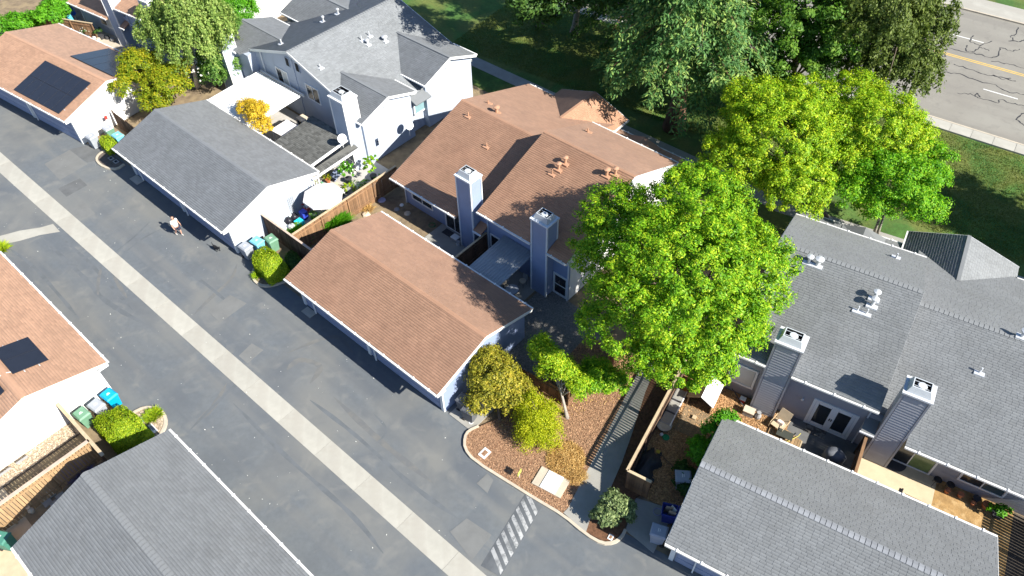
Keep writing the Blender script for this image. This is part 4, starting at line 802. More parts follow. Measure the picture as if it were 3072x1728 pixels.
# the pair behind the right house and the deep green one
tree('street_tree', 'broad yellow-green tree upper right of the big ash', P(2478,652)[:2], [B(2330,420,6.3,3.7,3.2), B(2200,480,5.2,2.3,2.0), B(2420,330,7,2.4,2.2), B(2380,560,4.8,2.4,2.0), B(2260,320,6.8,2.3,2.0)], YG, BARK, .16, 900, 140, .42, .075, .45, .5)
tree('street_tree', 'yellow-green tree in front of the street lamp', P(2610,560)[:2], [B(2620,390,6.6,3.0,2.7), B(2500,400,6.2,2.3,2.1), B(2500,480,5.2,1.9,1.6), B(2560,300,7.2,2.0,1.8), B(2710,440,5.6,2.1,1.9), B(2580,480,5.2,2.0,1.7)], YG, BARK, .15, 680, 140, .42, .075, .45, .5)
tree('street_tree', 'saturated green tree with forked pale trunk behind the right house', P(2622,704)[:2], [B(2690,560,4.8,2.6,2.2), B(2770,510,5.0,2.0,1.8), B(2620,520,5,2.3,1.9), B(2540,570,4.2,1.6,1.3), B(2620,610,3.9,1.5,1.2), B(2760,610,3.6,1.6,1.2)], leafmat('leaf_lush_green', (.055, .20, .008), (.13, .36, .012), (.32, .52, .02)), BARKG, .11, 420, 130, .45, .08, .45, .45, stems=[P(2632,706)[:2]])
# redwood: tiers of drooping sprays
def conifer(label, base, h, rmax, m, barkm, r0=.45, first=4.5, name='redwood_tree', nb=120, dens=1.0):
    T = Th(name, label, 'tree', WLD, base[0], base[1])
    T.part('trunk', MB().tube([(base[0], base[1], z) for z in np.linspace(0, h, 8)], [r0*(1.5 if i == 0 else 1-.85*i/7) for i in range(8)], 10), barkm, smooth=True)
    Q = []; mb = MB()
    for i in range(nb):
        t = (i+.5)/nb; z = first+(h-first)*t; ln = rmax*(1-t)**.65*random.uniform(.7, 1.1)+.5; a = i*2.39996+random.uniform(-.3, .3)
        d = np.array([math.cos(a), math.sin(a), 0]); p0 = np.array([base[0], base[1], z]); drop = -.42*ln
        end = p0+d*ln+np.array([0, 0, drop]); mb.tube([p0, p0+d*ln*.5+np.array([0, 0, drop*.25]), end], [.05, .035, .012], 5)
        n = int(420*dens*ln/rmax+60); s = RNG.uniform(.25, 1.05, n)
        c = p0+np.outer(s*ln, d)+np.outer(drop*s**1.8, (0, 0, 1)); side = np.array([-d[1], d[0], 0])
        wd = (.75*ln/rmax+.35)*(1.25-s)*1.0+.15
        c = c+np.outer(RNG.normal(size=n)*wd*.6, side)+RNG.normal(size=(n, 3))*.16
        c[:, 2] -= RNG.uniform(0, .35, n)
        dd = unit(np.outer(np.ones(n), d)*.6+np.outer(RNG.normal(size=n), side)*.8+np.array([0, 0, -.45])+RNG.normal(size=(n, 3))*.3)
        nn = unit(np.array([0, 0, 1.0])+RNG.normal(size=(n, 3))*.45)
        Q.append(dir_quads(c, dd, nn, RNG.uniform(.22, .45, n), RNG.uniform(.04, .075, n)))
    T.part('limb', mb, barkm); leaf_obj('crown', np.concatenate(Q), m, T.org, T.o); return T
conifer('tall blue-green redwood with thick red trunk by the footpath', P(2022,385)[:2], 18.5, 6.2, RED, BARKR, .62, 6.6, nb=170, dens=1.35)
conifer('dark conifer behind the redwood at the top edge', P(1900,150)[:2], 21, 4.6, DKG, BARKR, .4, 4.0, nb=120)
tree('shade_tree', 'mid green leafy tree right of the redwood', P(2380,275)[:2], [B(2420,180,6.0,3.2,3.0), B(2340,120,8,3.0,2.8), B(2480,100,8.5,3.0,2.6), B(2400,20,10.5,3.5,3), B(2290,220,5,2.2,2)], leafmat('leaf_mid_green', (.05, .12, .015), (.09, .21, .02), (.19, .32, .04)), BARK, .22, 300, 130, .6, .13, .45, .4)
# hanging-leaf trees: strands of leaves
def weeping(name, label, base, h, m, barkm, blobs, r, nstr, per, ls, cat='tree', up=.3, wob=.05):
    T = Th(name, label, cat, WLD, base[0], base[1]); ctr = np.mean([b[0] for b in blobs], axis=0)
    lim = [(random.uniform(.4, .9), np.array(b[0])+RNG.normal(size=3)*np.array(b[1])*.5) for b in blobs for _ in range(3)]
    T.part('trunk', trunk_mesh((base[0], base[1], 0), (ctr[0], ctr[1], h), r, lim, wob), barkm, smooth=True)
    cc, dd = in_blobs(blobs, nstr, .3); k = np.repeat(np.arange(nstr), per); N = len(k); t = RNG.uniform(0, 1, N); ln = RNG.uniform(.6, 1.7, nstr)[k]
    c = cc[k]+np.stack([RNG.normal(size=N)*.10, RNG.normal(size=N)*.10, -t*ln], 1)+dd[k]*(t*.35)[:, None]
    d = unit(np.array([0, 0, -.8])+RNG.normal(size=(N, 3))*.55); nn = unit(dd[k]+np.array([0, 0, up])+RNG.normal(size=(N, 3))*.5)
    leaf_obj('crown', dir_quads(c, d, nn, RNG.uniform(ls*.8, ls*1.5, N), RNG.uniform(ls*.22, ls*.4, N)), m, T.org, T.o); return T
weeping('birch_tree', 'tall drooping olive tree half across the street at top right', P(2650,250)[:2], 9, OLV, BARK, [B(2690,130,8,2.9,3.2), B(2610,60,9.5,2.8,2.8), B(2760,60,9.5,2.4,2.6), B(2740,200,6.4,2.0,2.0), B(2650,0,11.5,3.2,3), B(2600,200,6.6,1.8,1.8)], .18, 900, 70, .18)
weeping('birch_tree', 'pale weeping birch with white trunk left of the two-storey house', P(592,262)[:2], 8.5, BIR, BARKW, [B(560,90,6.2,2.5,2.4), B(490,60,6.4,2.1,2.0), B(640,60,6.6,1.7,1.9), B(570,10,8.2,2.4,2.0)], .17, 900, 60, .17)
# shade trees at the very top and outside the right edge
tree('shade_tree', 'dark hanging tree crown at the top edge above the lawn', P(1620,75)[:2], [B(1600,-30,9,3.4,3.0), B(1590,-110,11,4.0,3.5), B(1620,20,6.6,2.2,1.8)], DKG, BARK, .32, 260, 130, .75, .15, .45, .3)
tree('shade_tree', 'grey-trunked tree standing alone on the dark lawn at top', P(1722,96)[:2], [B(1740,-60,8.6,3.4,3.0), B(1800,-10,8,2.6,2.4), B(1690,-120,10,4,3.4)], DKG, BARKG, .30, 220, 130, .75, .15, .45, .3)
for k, (x, y, z) in enumerate(((15.5, 57.5, 0), (23.5, 52.5, 0), (50, 30, 0), (42.5, 29.5, 0), (45, 24, 0))):
    b = np.array([x, y, 0.0]); tall = 9.0 if k > 1 else 11.5; rr = 4.2 if k > 1 else 4.0
    if k < 3: continue
    tree('shade_tree', ['', 'dark green tree behind the redwood and the mid green tree', 'roadside tree past the right edge nearest the street', 'roadside tree past the right edge beside the lawn shadow', 'roadside tree past the right edge nearest the grey roof'][k], (x, y),
         [(b+np.array([0, 0, tall]), (rr, rr, 3.6)), (b+np.array([-1.5, 1.2, tall-2.5]), (3, 3, 2.4)), (b+np.array([1.6, -1.4, tall-2]), (3, 3, 2.4))], DKG, BARK, .28, 230, 120, .75, .16, .45, .3)
# maples and garden trees on the left
tree('maple_tree', 'golden green maple crowding the solar garage', P(470,345)[:2], [B(430,200,3.6,1.9,1.3), B(500,250,3.4,1.8,1.2), B(385,250,3.0,1.4,1.0), B(470,295,2.3,1.5,1.0), B(400,185,4.0,1.2,.9), B(540,215,3.3,1.1,.9)], MAP, BARK, .12, 330, 90, .42, .085, .5, .45, up=.9)
tree('garden_tree', 'small golden tree poking through the white patio cover', P(790,395)[:2], [B(775,335,3.3,1.0,.8), B(740,320,3.2,.7,.5), B(790,375,2.5,.75,.7)], GOLD, BARK, .06, 90, 90, .32, .075, .5, .35, up=.8)
tree('oleander', 'tall oleander with white blooms beside the birch trunk', P(650,260)[:2], [B(650,170,3.0,1.6,1.9), B(640,225,2.0,1.1,1.5), B(700,110,3.6,1.5,1.6), B(660,60,4.4,1.5,1.6), B(690,190,2.4,1.3,1.6)], OLE, BARK, .08, 330, 110, .45, .11, .32, .4, cat='shrub')
Qs, dds = in_blobs([B(640,170,2.9,1.6,1.8), B(610,215,2.2,1.3,1.5), B(690,120,3.4,1.4,1.6)], 190, .92)
oq = leaf_quads(Qs, unit(dds+np.array([0, 0, .8])), RNG.uniform(.06, .13, 190), .9)
for o in COL.objects:
    if o.get('label', '').startswith('tall oleander'): leaf_obj('blossom', oq, WFL, (o.location.x, o.location.y, 0), o, 'stuff')
tree('pine_tree', 'bushy conifer touching the white wall at the top edge', P(700,120)[:2], [B(700,20,4.4,1.8,1.8), B(740,40,3.6,1.2,1.2), B(660,-20,5.2,1.8,1.8)], GRN, BARK, .12, 170, 120, .45, .11, .25, .4)
tree('garden_shrub', 'leafy green shrub behind the old fence at the top left corner', P(90,100)[:2], [B(70,75,1.4,1.6,1.2), B(150,50,1.8,1.5,1.3), B(0,90,1.4,1.2,1.0), B(190,10,2.2,1.4,1.4)], GRN, BARK, .07, 170, 110, .45, .11, .5, .4, cat='shrub')
tree('photinia', 'rounded golden green shrub tree at the brown garage corner', P(1500,1262)[:2], [B(1490,1140,1.9,1.55,1.25), B(1460,1090,2.2,1.1,.8), B(1540,1180,1.6,1.15,1.0), B(1450,1190,1.3,1.0,.9)], PHO, BARK, .09, 330, 90, .3, .068, .45, .5, cat='shrub')
tree('garden_tree', 'young willowy tree with bare grey trunk on the mulch', P(1702,1256)[:2], [B(1625,1050,3.0,.75,.9), B(1640,1110,2.2,.6,.6), B(1690,1110,2.7,.75,.8), B(1735,1150,2.5,.65,.6), B(1655,1080,3.2,.6,.7)], YG, BARKG, .10, 190, 90, .34, .075, .32, .3, wob=.3)
tree('garden_tree', 'green shrub tree squeezed beside the young willowy tree', P(1800,1180)[:2], [B(1790,1130,1.8,1.1,.9), B(1840,1150,1.6,.9,.8), B(1740,1150,1.5,.8,.7)], ASH, BARK, .06, 150, 90, .34, .08, .4, .4)
weeping('garden_shrub', 'drooping yellow-green feathery shrub on the mulch bed', P(1615,1320)[:2], 2.2, leafmat('leaf_lime', (.17, .26, .008), (.40, .46, .012), (.62, .60, .03), zs=2), BARK, [B(1610,1230,1.9,.9,.7), B(1590,1280,1.3,.75,.6), B(1640,1280,1.3,.7,.6), B(1575,1205,2.1,.45,.5), B(1650,1225,1.7,.5,.4), B(1600,1190,2.4,.4,.4)], .05, 480, 75, .065, cat='shrub')
def tuft(name, label, cx, cy, rx, ry, h, n, m, blade=.016, cat='grass', spread=.5, z0=.09, radial=True):
    c0 = P(cx, cy, z0); N = n; a = RNG.uniform(0, 2*math.pi, N); r = np.sqrt(RNG.uniform(0, 1, N)); base = c0+np.stack([np.cos(a)*r*rx, np.sin(a)*r*ry, np.zeros(N)], 1)
    out = np.stack([np.cos(a)*r, np.sin(a)*r, np.zeros(N)], 1); d = unit(out*spread+np.array([0, 0, .8])+RNG.normal(size=(N, 3))*.35); hl = h*RNG.uniform(.5, 1.1, N)
    if not radial: d = RNG.normal(size=(N, 3)); d[:, 2] = abs(d[:, 2])*.45; d = unit(d); out = out*.15; base[:, 2] += RNG.uniform(0, .16, N)*(1-r)
    nn = unit(RNG.normal(size=(N, 3))); V = dir_quads(base+np.array([0, 0, .05]), d, nn, hl, np.full(N, blade)); V[:, 2, :] += out*(hl*.35)[:, None]-np.stack([0*hl, 0*hl, hl*.18], 1)
    T = Th(name, label, cat, WLD, c0[0], c0[1]); leaf_obj('foliage', V, m, T.org, T.o, 'stuff'); return T
tuft('ornamental_grass', 'dry golden grass clump beside the concrete pad', 1697, 1378, .95, 1.0, .26, 7000, DRY, .010, radial=False)
tuft('ornamental_grass', 'fine golden stems on top of the dry clump edge by the path', 1730, 1430, .55, .5, .2, 1500, DRY, .009, radial=False)
tree('citrus_bush', 'glossy dark green bush at the walkway corner', P(1825,1575)[:2], [B(1838,1515,.95,.75,.65), B(1815,1545,.7,.65,.6), B(1870,1530,.7,.6,.55)], CIT, BARK, .05, 150, 70, .2, .075, .55, .45, cat='shrub')
def hedge(label, pts, h, m=HEDGE, n=16000, leaf=.05, sq=4.5, cat='hedge'):
    p = [np.array(P(x, y, h)[:2]) for x, y in pts]; c = np.mean(p, axis=0); T = Th('clipped_hedge', label, cat, WLD, c[0], c[1])
    A_ = (p[1]-p[0]+p[2]-p[3])/4*1.16; B_ = (p[3]-p[0]+p[2]-p[1])/4*1.16; d = unit(RNG.normal(size=(n, 3))); k = (np.abs(d)**sq).sum(1)**(-1/sq)*RNG.uniform(.86, 1.03, n)*(1+.05*np.sin(7*d[:, 0]+3*d[:, 1])+.04*np.sin(9*d[:, 1]-5*d[:, 2])); e = d*k[:, None]
    cen = np.column_stack([c[0]+A_[0]*e[:, 0]+B_[0]*e[:, 1], c[1]+A_[1]*e[:, 0]+B_[1]*e[:, 1], h*.5+e[:, 2]*h*.52])
    nr = unit(np.column_stack([A_[0]*d[:, 0]+B_[0]*d[:, 1], A_[1]*d[:, 0]+B_[1]*d[:, 1], d[:, 2]*.8+.2])+RNG.normal(size=(n, 3))*.5)
    T.part('dark_core', MB().prism([tuple(c+(q-c)*.66) for q in p], .05, h-.22), mat('hedge_core', (.03, .045, .012), .95)); leaf_obj('foliage', leaf_quads(cen, nr, leaf*RNG.uniform(.6, 1.3, n), .55), m, T.org, T.o, 'stuff'); return T  # dark filler block hidden inside the leaves
hedge('bright box-clipped hedge above the planter by the brown garage', [(750,770),(805,822),(858,790),(800,730)], 1.15)
hedge('darker low hedge tight against the brown garage', [(850,770),(880,800),(905,775),(875,745)], .9, DKG, 4000)
hedge('square bright clipped hedge beside the three left bins', [(282,1258),(338,1328),(442,1290),(368,1216)], 1.15, n=19000, sq=8)
hedge('small clipped bush beside the pale blue bin at upper left', [(293,415),(318,440),(350,425),(322,398)], .95, n=4000)
tuft('ornamental_grass', 'small green tuft in the gravel planter', 461, 1248, .42, .38, .28, 900, HEDGE, .02, cat='plant')
tuft('ornamental_grass', 'yellow-green tuft in the planter corner beside the brown garage', 775, 828, .3, .25, .3, 500, YG, .02, cat='plant')
tuft('ornamental_grass', 'tall bright grass along the fence behind the brown garage end', 1000, 668, .95, .45, .75, 2600, GRN, .018, z0=.6)
tuft('ornamental_grass', 'bright bushy plant in the corner of the two fences', 905, 712, .45, .4, .8, 1300, GRN, .03, cat='plant', z0=.2)
tuft('ornamental_grass', 'yellow-green tuft at the far left edge above the brown roof', 2, 750, .45, .35, .5, 700, HEDGE, .025, cat='plant', z0=.0)
tree('climbing_vine', 'green vine spilling over the grey garage back corner', (R.w(-1.9, 21.6)), [(np.array([*R.w(-1.75, 22.0), 1.7]), (.55, .6, .7)), (np.array([*R.w(-1.95, 21.0), 1.2]), (.5, .8, .7)), (np.array([*R.w(-1.4, 22.7), 2.3]), (.6, .4, .5))], GRN, BARK, .04, 110, 70, .25, .07, .5, .4, cat='plant')
tree('climbing_vine', 'dark green planting under the vine in the bark yard shade', (R.w(-2.0, 19.6)), [(np.array([*R.w(-2.0, 19.6), .5]), (.5, 1.1, .5))], DKG, BARK, .04, 60, 60, .25, .08, .5, .4, cat='plant')
# loose chips and stones as real relief
def scatter(name, poly, n, m, s0, s1, z, label=None, cat=None):
    poly = np.array(poly); lo, hi = poly.min(0), poly.max(0); pts = []
    while len(pts) < n:
        q = lo+RNG.uniform(0, 1, (n, 2))*(hi-lo); ins = np.zeros(len(q), bool); j = len(poly)-1
        for i in range(len(poly)):
            a, b_ = poly[i], poly[j]; c1 = (a[1] > q[:, 1]) != (b_[1] > q[:, 1]); ins ^= c1 & (q[:, 0] < (b_[0]-a[0])*(q[:, 1]-a[1])/(b_[1]-a[1]+1e-12)+a[0]); j = i
        pts += list(q[ins])
    q = np.array(pts[:n]); c = np.column_stack([q, np.full(n, z)+RNG.uniform(.0, .02, n)]); nn = unit(np.array([0, 0, 1.2])+RNG.normal(size=(n, 3))*.5)
    V = leaf_quads(c, nn, RNG.uniform(s0, s1, n), .5); o = D.objects.new(name, fast_mesh(name, V.reshape(-1, 3), np.arange(n*4).reshape(-1, 4), m)); COL.objects.link(o); o['kind'] = 'stuff'; o['label'] = label; o['category'] = cat
scatter('bark_chips', pxpoly(bedpx, .1), 22000, CHIP, .018, .05, .10, 'reddish bark chips over the mulch bed', 'mulch')
scatter('bark_chips', Lq(-4.4, 1.6, 18, 26.1, R), 12000, CHIP2, .025, .07, .07, 'tan bark chips over the yard behind the grey garage', 'mulch')
scatter('gravel', Lq(-33.2, -32.1, -9, .1), 4500, STONE, .03, .07, .045, 'tan gravel strip along the left white wall', 'gravel')
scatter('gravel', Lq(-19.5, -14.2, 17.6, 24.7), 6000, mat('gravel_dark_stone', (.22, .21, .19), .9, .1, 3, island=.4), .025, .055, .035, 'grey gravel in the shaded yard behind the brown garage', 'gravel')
scatter('gravel', pxpoly([(390,1262),(400,1243),(432,1228),(466,1228),(486,1243),(490,1265),(480,1290),(462,1318)], .1), 900, STONE, .03, .06, .10, 'pale stones in the kerbed island planter', 'gravel')

# ================================================================== SMALL THINGS
def col(name, c, rough=.6, **k): return mat('paint_'+name, c, rough, .1, 4, **k)
# satellite dishes
def dish(label, p, az, el=.55, mast=.7):
    T = Th('satellite_dish', label, 'satellite dish', WLD, p[0], p[1], z=p[2]); c = np.array([p[0], p[1], p[2]+mast]); d = np.array([math.cos(az)*math.cos(el), math.sin(az)*math.cos(el), math.sin(el)])
    x = np.cross(d, (0, 0, 1)); x /= np.linalg.norm(x); y = np.cross(x, d); mb = MB(); n = 18; vs = []
    for j, rr in enumerate((0, .14, .26, .36)):
        for k in range(n): t = 2*math.pi*k/n; vs.append(c+(x*math.cos(t)*rr+y*math.sin(t)*rr*.9)+d*(rr**2*.7))
    fs = [(j*n+k, j*n+(k+1) % n, (j+1)*n+(k+1) % n, (j+1)*n+k) for j in range(3) for k in range(n)]
    back = [v-d*.02 for v in vs]; nb = len(vs); fs += [tuple(nb+i for i in f[::-1]) for f in fs] + [(3*n+k, nb+3*n+k, nb+3*n+(k+1) % n, 3*n+(k+1) % n) for k in range(n)]
    T.part('reflector', mb.add(vs+back, fs), col('dish', (.62, .64, .66)), smooth=False)
    T.part('mast', MB().tube([(p[0], p[1], p[2]-.05), tuple(c-d*.05)], .03, 8), METAL); e = c-y*.30+d*.05; f = c+d*.42-y*.1
    T.part('feed_arm', MB().tube([e, f], .015, 6), METAL); T.part('receiver', MB().bar(f-d*.04, f+d*.08, .09, .07), TRIM)
u, v = L.q(1030,440,2.7); dish('satellite dish on the dark lean-to roof', (*L.w(u, v), 2.7), -.75)
dish('satellite dish on a mast between the white gable wall and the brown roof', (*L.w(-36.3, 29.3), 1.2), -.7, mast=.9)
T = Th('wall_bracket', 'thin black bracket on the sunlit white gable wall', 'bracket', L, -37.25, 26.9, z=1.6)
T.part('arm', MB().box(-37.24, -36.85, 26.88, 26.92, 1.6, 1.64), BLACK); T.part('plate', MB().box(-36.9, -36.86, 26.75, 27.05, 1.5, 2.1), METAL)

# umbrellas
def canopy(c, r, h, n, m, T, hang=.12):
    vs = [(c[0], c[1], c[2]+h)]; 
    for k in range(n): t = 2*math.pi*(k+.5)/n; vs.append((c[0]+r*math.cos(t), c[1]+r*math.sin(t), c[2]))
    for k in range(n): t = 2*math.pi*(k+.5)/n; vs.append((c[0]+r*1.005*math.cos(t), c[1]+r*1.005*math.sin(t), c[2]-hang))
    for k in range(n):
        a, b_ = 1+k, 1+(k+1) % n; T.part('canopy_panel', MB().add([vs[0], vs[a], vs[b_], vs[n+a], vs[n+b_]], [(0, 1, 2), (1, 3, 4, 2)]), m)
uu, uv = L.q(968,585,2.15); UM = Th('patio_umbrella', 'big white octagonal umbrella on the cluttered patio', 'umbrella', L, uu, uv)
canopy((uu, uv, 2.1), 1.38, .42, 8, col('canvas', (.74, .70, .68)), UM)
UM.part('pole', MB().tube([(uu, uv, .04), (uu, uv, 2.52)], .025, 8), TRIM); UM.part('base', MB().lathe((uu, uv, .03), [(.28, 0), (.28, .06), (.05, .1)], 14), BLACK)
u2, v2 = U.q(205,45,1.4); UF = Th('patio_umbrella', 'folded blue umbrella at the top left patio', 'umbrella', U, u2, v2)
UF.part('canopy', MB().lathe((u2, v2, .7), [(.10, 0), (.26, .15), (.16, 1.0), (.03, 1.75)], 10), col('aqua', (.10, .45, .60))); UF.part('pole', MB().tube([(u2, v2, .02), (u2, v2, 2.5)], .025, 6), TRIM)
u3, v3 = U.q(214,28,1.2); UF2 = Th('patio_umbrella', 'second folded umbrella in deeper blue behind the aqua one', 'umbrella', U, u3, v3)
UF2.part('canopy', MB().lathe((u3, v3, .6), [(.10, 0), (.24, .15), (.15, .9), (.03, 1.5)], 10), col('deep_blue', (.02, .12, .55))); UF2.part('pole', MB().tube([(u3, v3, .02), (u3, v3, 2.2)], .025, 6), TRIM)

# potted plants
def pot(label, fr, u, v, r, h, potc, m, ph, n=300, leaf=.07, fl=None, z=.03):
    T = Th('potted_plant', label, 'potted plant', fr, u, v); T.part('pot', MB().lathe((u, v, z), [(r*.7, 0), (r, h), (r*1.08, h+.01), (r*.85, h+.012), (r*.8, h-.05)], 12), potc)
    b = np.array([u, v, z+h+ph*.5]); V = crown([(b, (r*1.5+ph*.2, r*1.5+ph*.2, ph*.55))], max(8, n//25), 25, .14, leaf, .5, .3); leaf_obj('foliage', V, m, T.org, T.o, 'stuff')
    if fl: q, dd = in_blobs([(b, (r*1.6+ph*.2, r*1.6+ph*.2, ph*.6))], 40, .9); leaf_obj('blossom', leaf_quads(q, unit(dd+np.array([0, 0, .8])), RNG.uniform(.03, .06, 40), .9), fl, T.org, T.o, 'stuff')
TERR = col('terracotta', (.45, .17, .08)); POTG = col('pot_grey', (.30, .30, .30)); POTT = col('pot_teal', (.05, .40, .45)); POTD = col('pot_dark', (.05, .05, .055)); POTP = col('pot_pale', (.55, .47, .36))
pot('tall leafy potted shrub against the two-storey house chimney', L, *L.q(1122,540,0), .25, .4, POTD, ASH, 1.7, 700, .08)
pot('leafy green potted shrub in the middle of the cluttered patio', L, *L.q(1048,548,0), .25, .4, POTD, GRN, 1.6, 700, .08, WFL)
pot('yellow-green potted plant at the patio side of the brown fence', L, *L.q(1046,577,0), .22, .3, POTG, HEDGE, .5, 300, .06)
pot('pale green plant in a black pot by the red chair', L, *L.q(945,665,0), .2, .3, POTD, OLE, .6, 260, .06)
pot('yellow flowering pot at the patio fence corner', L, *L.q(832,668,0), .18, .25, TRIM, HEDGE, .35, 180, .05, GOLD and col('yellow_petal', (.7, .55, .05)))
pot('green plant in teal glazed pot at top left', U, *U.q(219,80,.2), .22, .35, POTT, MAP, .4, 220, .06)
pot('bushy flowering pot beside the teal pot at top left', U, *U.q(203,82,.2), .25, .35, POTP, OLV, .6, 320, .06, WFL)
for k, (x, y) in enumerate(((262,103),(302,105),(186,52),(172,62),(190,70))):
    pot(['dark shrub pot under the top left window', 'dark spiky pot right of the dark shrub pot at top left', 'white blooming pot nearest the folded umbrellas', 'white blooming pot at the patio corner by the old fence', 'pink-white blooming pot between the other blooming pots'][k], U, *U.q(x, y, .4), .26, .35, [POTD, POTD, POTP, TRIM, POTP][k], [DKG, DKG, OLV, OLV, MAP][k], .7, 300, .07, WFL if k != 1 else None)
for k, (x, y) in enumerate(((270,108),(284,112),(295,118),(322,112),(338,118))):
    u, v = U.q(x, y, .2); single('stone_pot', MB().lathe((u, v, .02), [(.12, 0), (.2, .15), (.17, .3), (.1, .31)], 10), [TERR, TRIM, POTP, POTD, POTG][k], ['terracotta bowl on the top left patio edge', 'small white bowl on the top left patio edge', 'pale stone bowl on the top left patio edge', 'black bowl at the foot of the top left chimney', 'grey bowl at the foot of the top left chimney'][k], 'bowl', U, u, v)
for k, (x, y, r, h) in enumerate(((2840,1475,.14,.26),(2880,1487,.15,.24),(2925,1500,.17,.30),(2918,1512,.12,.2),(2955,1520,.2,.34))):
    u, v = R.q(x, y, .1); single('garden_pot', MB().lathe((u, v, .02), [(r*.7, 0), (r, h), (r*1.1, h+.01), (r*.8, h-.03)], 12), [TERR, TERR, POTD, TERR, TERR][k], ['terracotta pot nearest the metal stands on the dirt yard', 'low terracotta bowl second along the dirt yard wall', 'dark green glazed ball pot along the dirt yard wall', 'small terracotta pot in front of the dark pot', 'largest terracotta pot by the leafy plant at right'][k], 'pot', R, u, v)
pot('leafy green plant at the far right of the dirt yard', R, *R.q(2995,1540,.3), .28, .25, POTD, GRN, .55, 420, .09)
# plant stands by the wall
for k, (x, y) in enumerate(((2800,1455),(2838,1470))):
    u, v = R.q(x, y, 0); T = Th('plant_stand', ['black wire plant stand beside the sliding door', 'taller black wire plant stand at the edge of the sandy patio'][k], 'plant stand', R, u, v)
    T.part('tray', MB().tube([(u, v, .55), (u, v, .59)], .2, 14), BLACK)
    for a in range(3): T.part('leg', MB().tube([(u+.2*math.cos(a*2.1), v+.2*math.sin(a*2.1), .02), (u+.12*math.cos(a*2.1), v+.12*math.sin(a*2.1), .56)], .012, 5), BLACK)
T = Th('wall_hook', 'black scroll plant hook on the grey wall between door and window', 'hook', R, 8.95, ri['wv'], z=1.6)
T.part('arm', MB().tube([(8.95, ri['wv'], 1.7), (8.95, ri['wv']-.3, 1.75), (8.95, ri['wv']-.34, 1.6)], .014, 6), BLACK); T.part('plate', MB().box(8.9, 9.0, ri['wv']-.03, ri['wv']-.003, 1.5, 1.85), BLACK)
# half-round mat and broom on the sandy patio
u, v = 6.95, ri['wv']-.05
single('door_mat', MB().prism([(u+.62*math.cos(t), v-.02-.62*abs(math.sin(t))) for t in np.linspace(0, math.pi, 14)], .036, .055), col('mat_dark', (.05, .05, .055), .9), 'dark half-round mat at the sliding door', 'door mat', R, u, v)
T = Th('broom', 'push broom lying on the sandy patio along the garage eave', 'broom', R, *R.q(2760,1505,.05)); a, b_ = R.q(2705,1475,.08), R.q(2800,1520,.08)
T.part('handle', MB().tube([(*a, .08), (*b_, .06)], .016, 6), CAPW); T.part('brush_head', MB().bar((a[0]-.02, a[1]-.2, .08), (a[0]+.02, a[1]+.2, .08), .07, .07), BLACK)

# grill patio behind the grey garage
u, v = R.q(2500,1372,.5); T = Th('covered_grill', 'barbecue under a slack grey cover', 'grill', R, u, v)
vs, fs = [], []; n = 16
for j, (rr, z) in enumerate(((.46, .06), (.44, .45), (.47, .85), (.36, 1.02), (.1, 1.07))):
    for k in range(n): t = 2*math.pi*k/n; w = 1+.10*math.sin(5*t+j)*(1.2-z) ; vs.append((u+rr*1.15*w*math.cos(t), v+rr*.8*w*math.sin(t), z+.03*math.sin(3*t+j)))
for j in range(4):
    for k in range(n): fs.append((j*n+k, j*n+(k+1) % n, (j+1)*n+(k+1) % n, (j+1)*n+k))
fs.append(tuple(4*n+k for k in range(n))); T.part('cover', MB().add(vs, fs), col('grill_cover', (.14, .15, .17), .8), smooth=True)
u, v = R.q(2445,1295,0); single('door_mat', MB().box(u-.55, u+.55, v-.28, v+.28, .032, .05), col('mat_brown', (.07, .065, .06), .9, stains=[(5, .5, .6, (.22, .21, .19), .7)]), 'dark rectangular mat at the french doors', 'door mat', R, u, v)
T = Th('wooden_deck', 'small angled timber platform under the sling chair', 'deck', R, 1.55, 24.1)
me = MB().box(-.07, .07, -1.0, 1.0, .05, .16).mesh('plank', FENCEP)
for k in range(11): T.inst('plank', me, (.85+k*.155, 24.2-.25*abs(k-5)/5, 0))
T.part('frame', MB().box(.75, 2.5, 23.3, 23.36, .04, .15).box(2.46, 2.53, 23.35, 24.9, .04, .175), CAPW)
u, v = R.q(2338,1270,.45); f2 = Fr(-31.4-15); x, y = R.w(u, v); cu, cv = x*f2.c+y*f2.s, -x*f2.s+y*f2.c
T = Th('sling_chair', 'beige sling lounge chair with a cushion on the little deck', 'chair', f2, cu, cv); SL = col('sling_beige', (.50, .40, .27), .8)
T.part('seat', MB().slab([(cu-.33, cv-.32, .42), (cu+.33, cv-.32, .42), (cu+.33, cv+.28, .36), (cu-.33, cv+.28, .36)], .03), SL); T.part('backrest', MB().slab([(cu-.33, cv+.26, .37), (cu+.33, cv+.26, .37), (cu+.33, cv+.6, .98), (cu-.33, cv+.6, .98)], .03), SL)
for s in (-1, 1):
    T.part('arm', MB().tube([(cu+s*.37, cv-.36, .02), (cu+s*.37, cv-.34, .58), (cu+s*.37, cv+.1, .62), (cu+s*.37, cv+.42, .6)], .02, 6), CAPW); T.part('leg', MB().tube([(cu+s*.36, cv+.45, .02), (cu+s*.36, cv+.3, .36)], .018, 6), CAPW)
single('cushion', MB().hexa([(cu-.2, cv-.02, .41), (cu+.2, cv-.02, .41), (cu+.2, cv+.22, .41), (cu-.2, cv+.22, .41), (cu-.15, cv+.02, .53), (cu+.15, cv+.02, .53), (cu+.15, cv+.2, .53), (cu-.15, cv+.2, .53)]), col('cushion', (.70, .60, .52), .9, stains=[(4, .55, .6, (.4, .1, .06), .8)]), 'pale cushion on the beige sling chair', 'cushion', f2, cu, cv)
u, v = R.q(2355,1303,.4); T = Th('side_table', 'low dark glass table beside the sling chair', 'table', R, u, v)
T.part('table_top', MB().box(u-.42, u+.42, v-.24, v+.24, .40, .425), col('smoked_glass', (.06, .065, .055), .2))
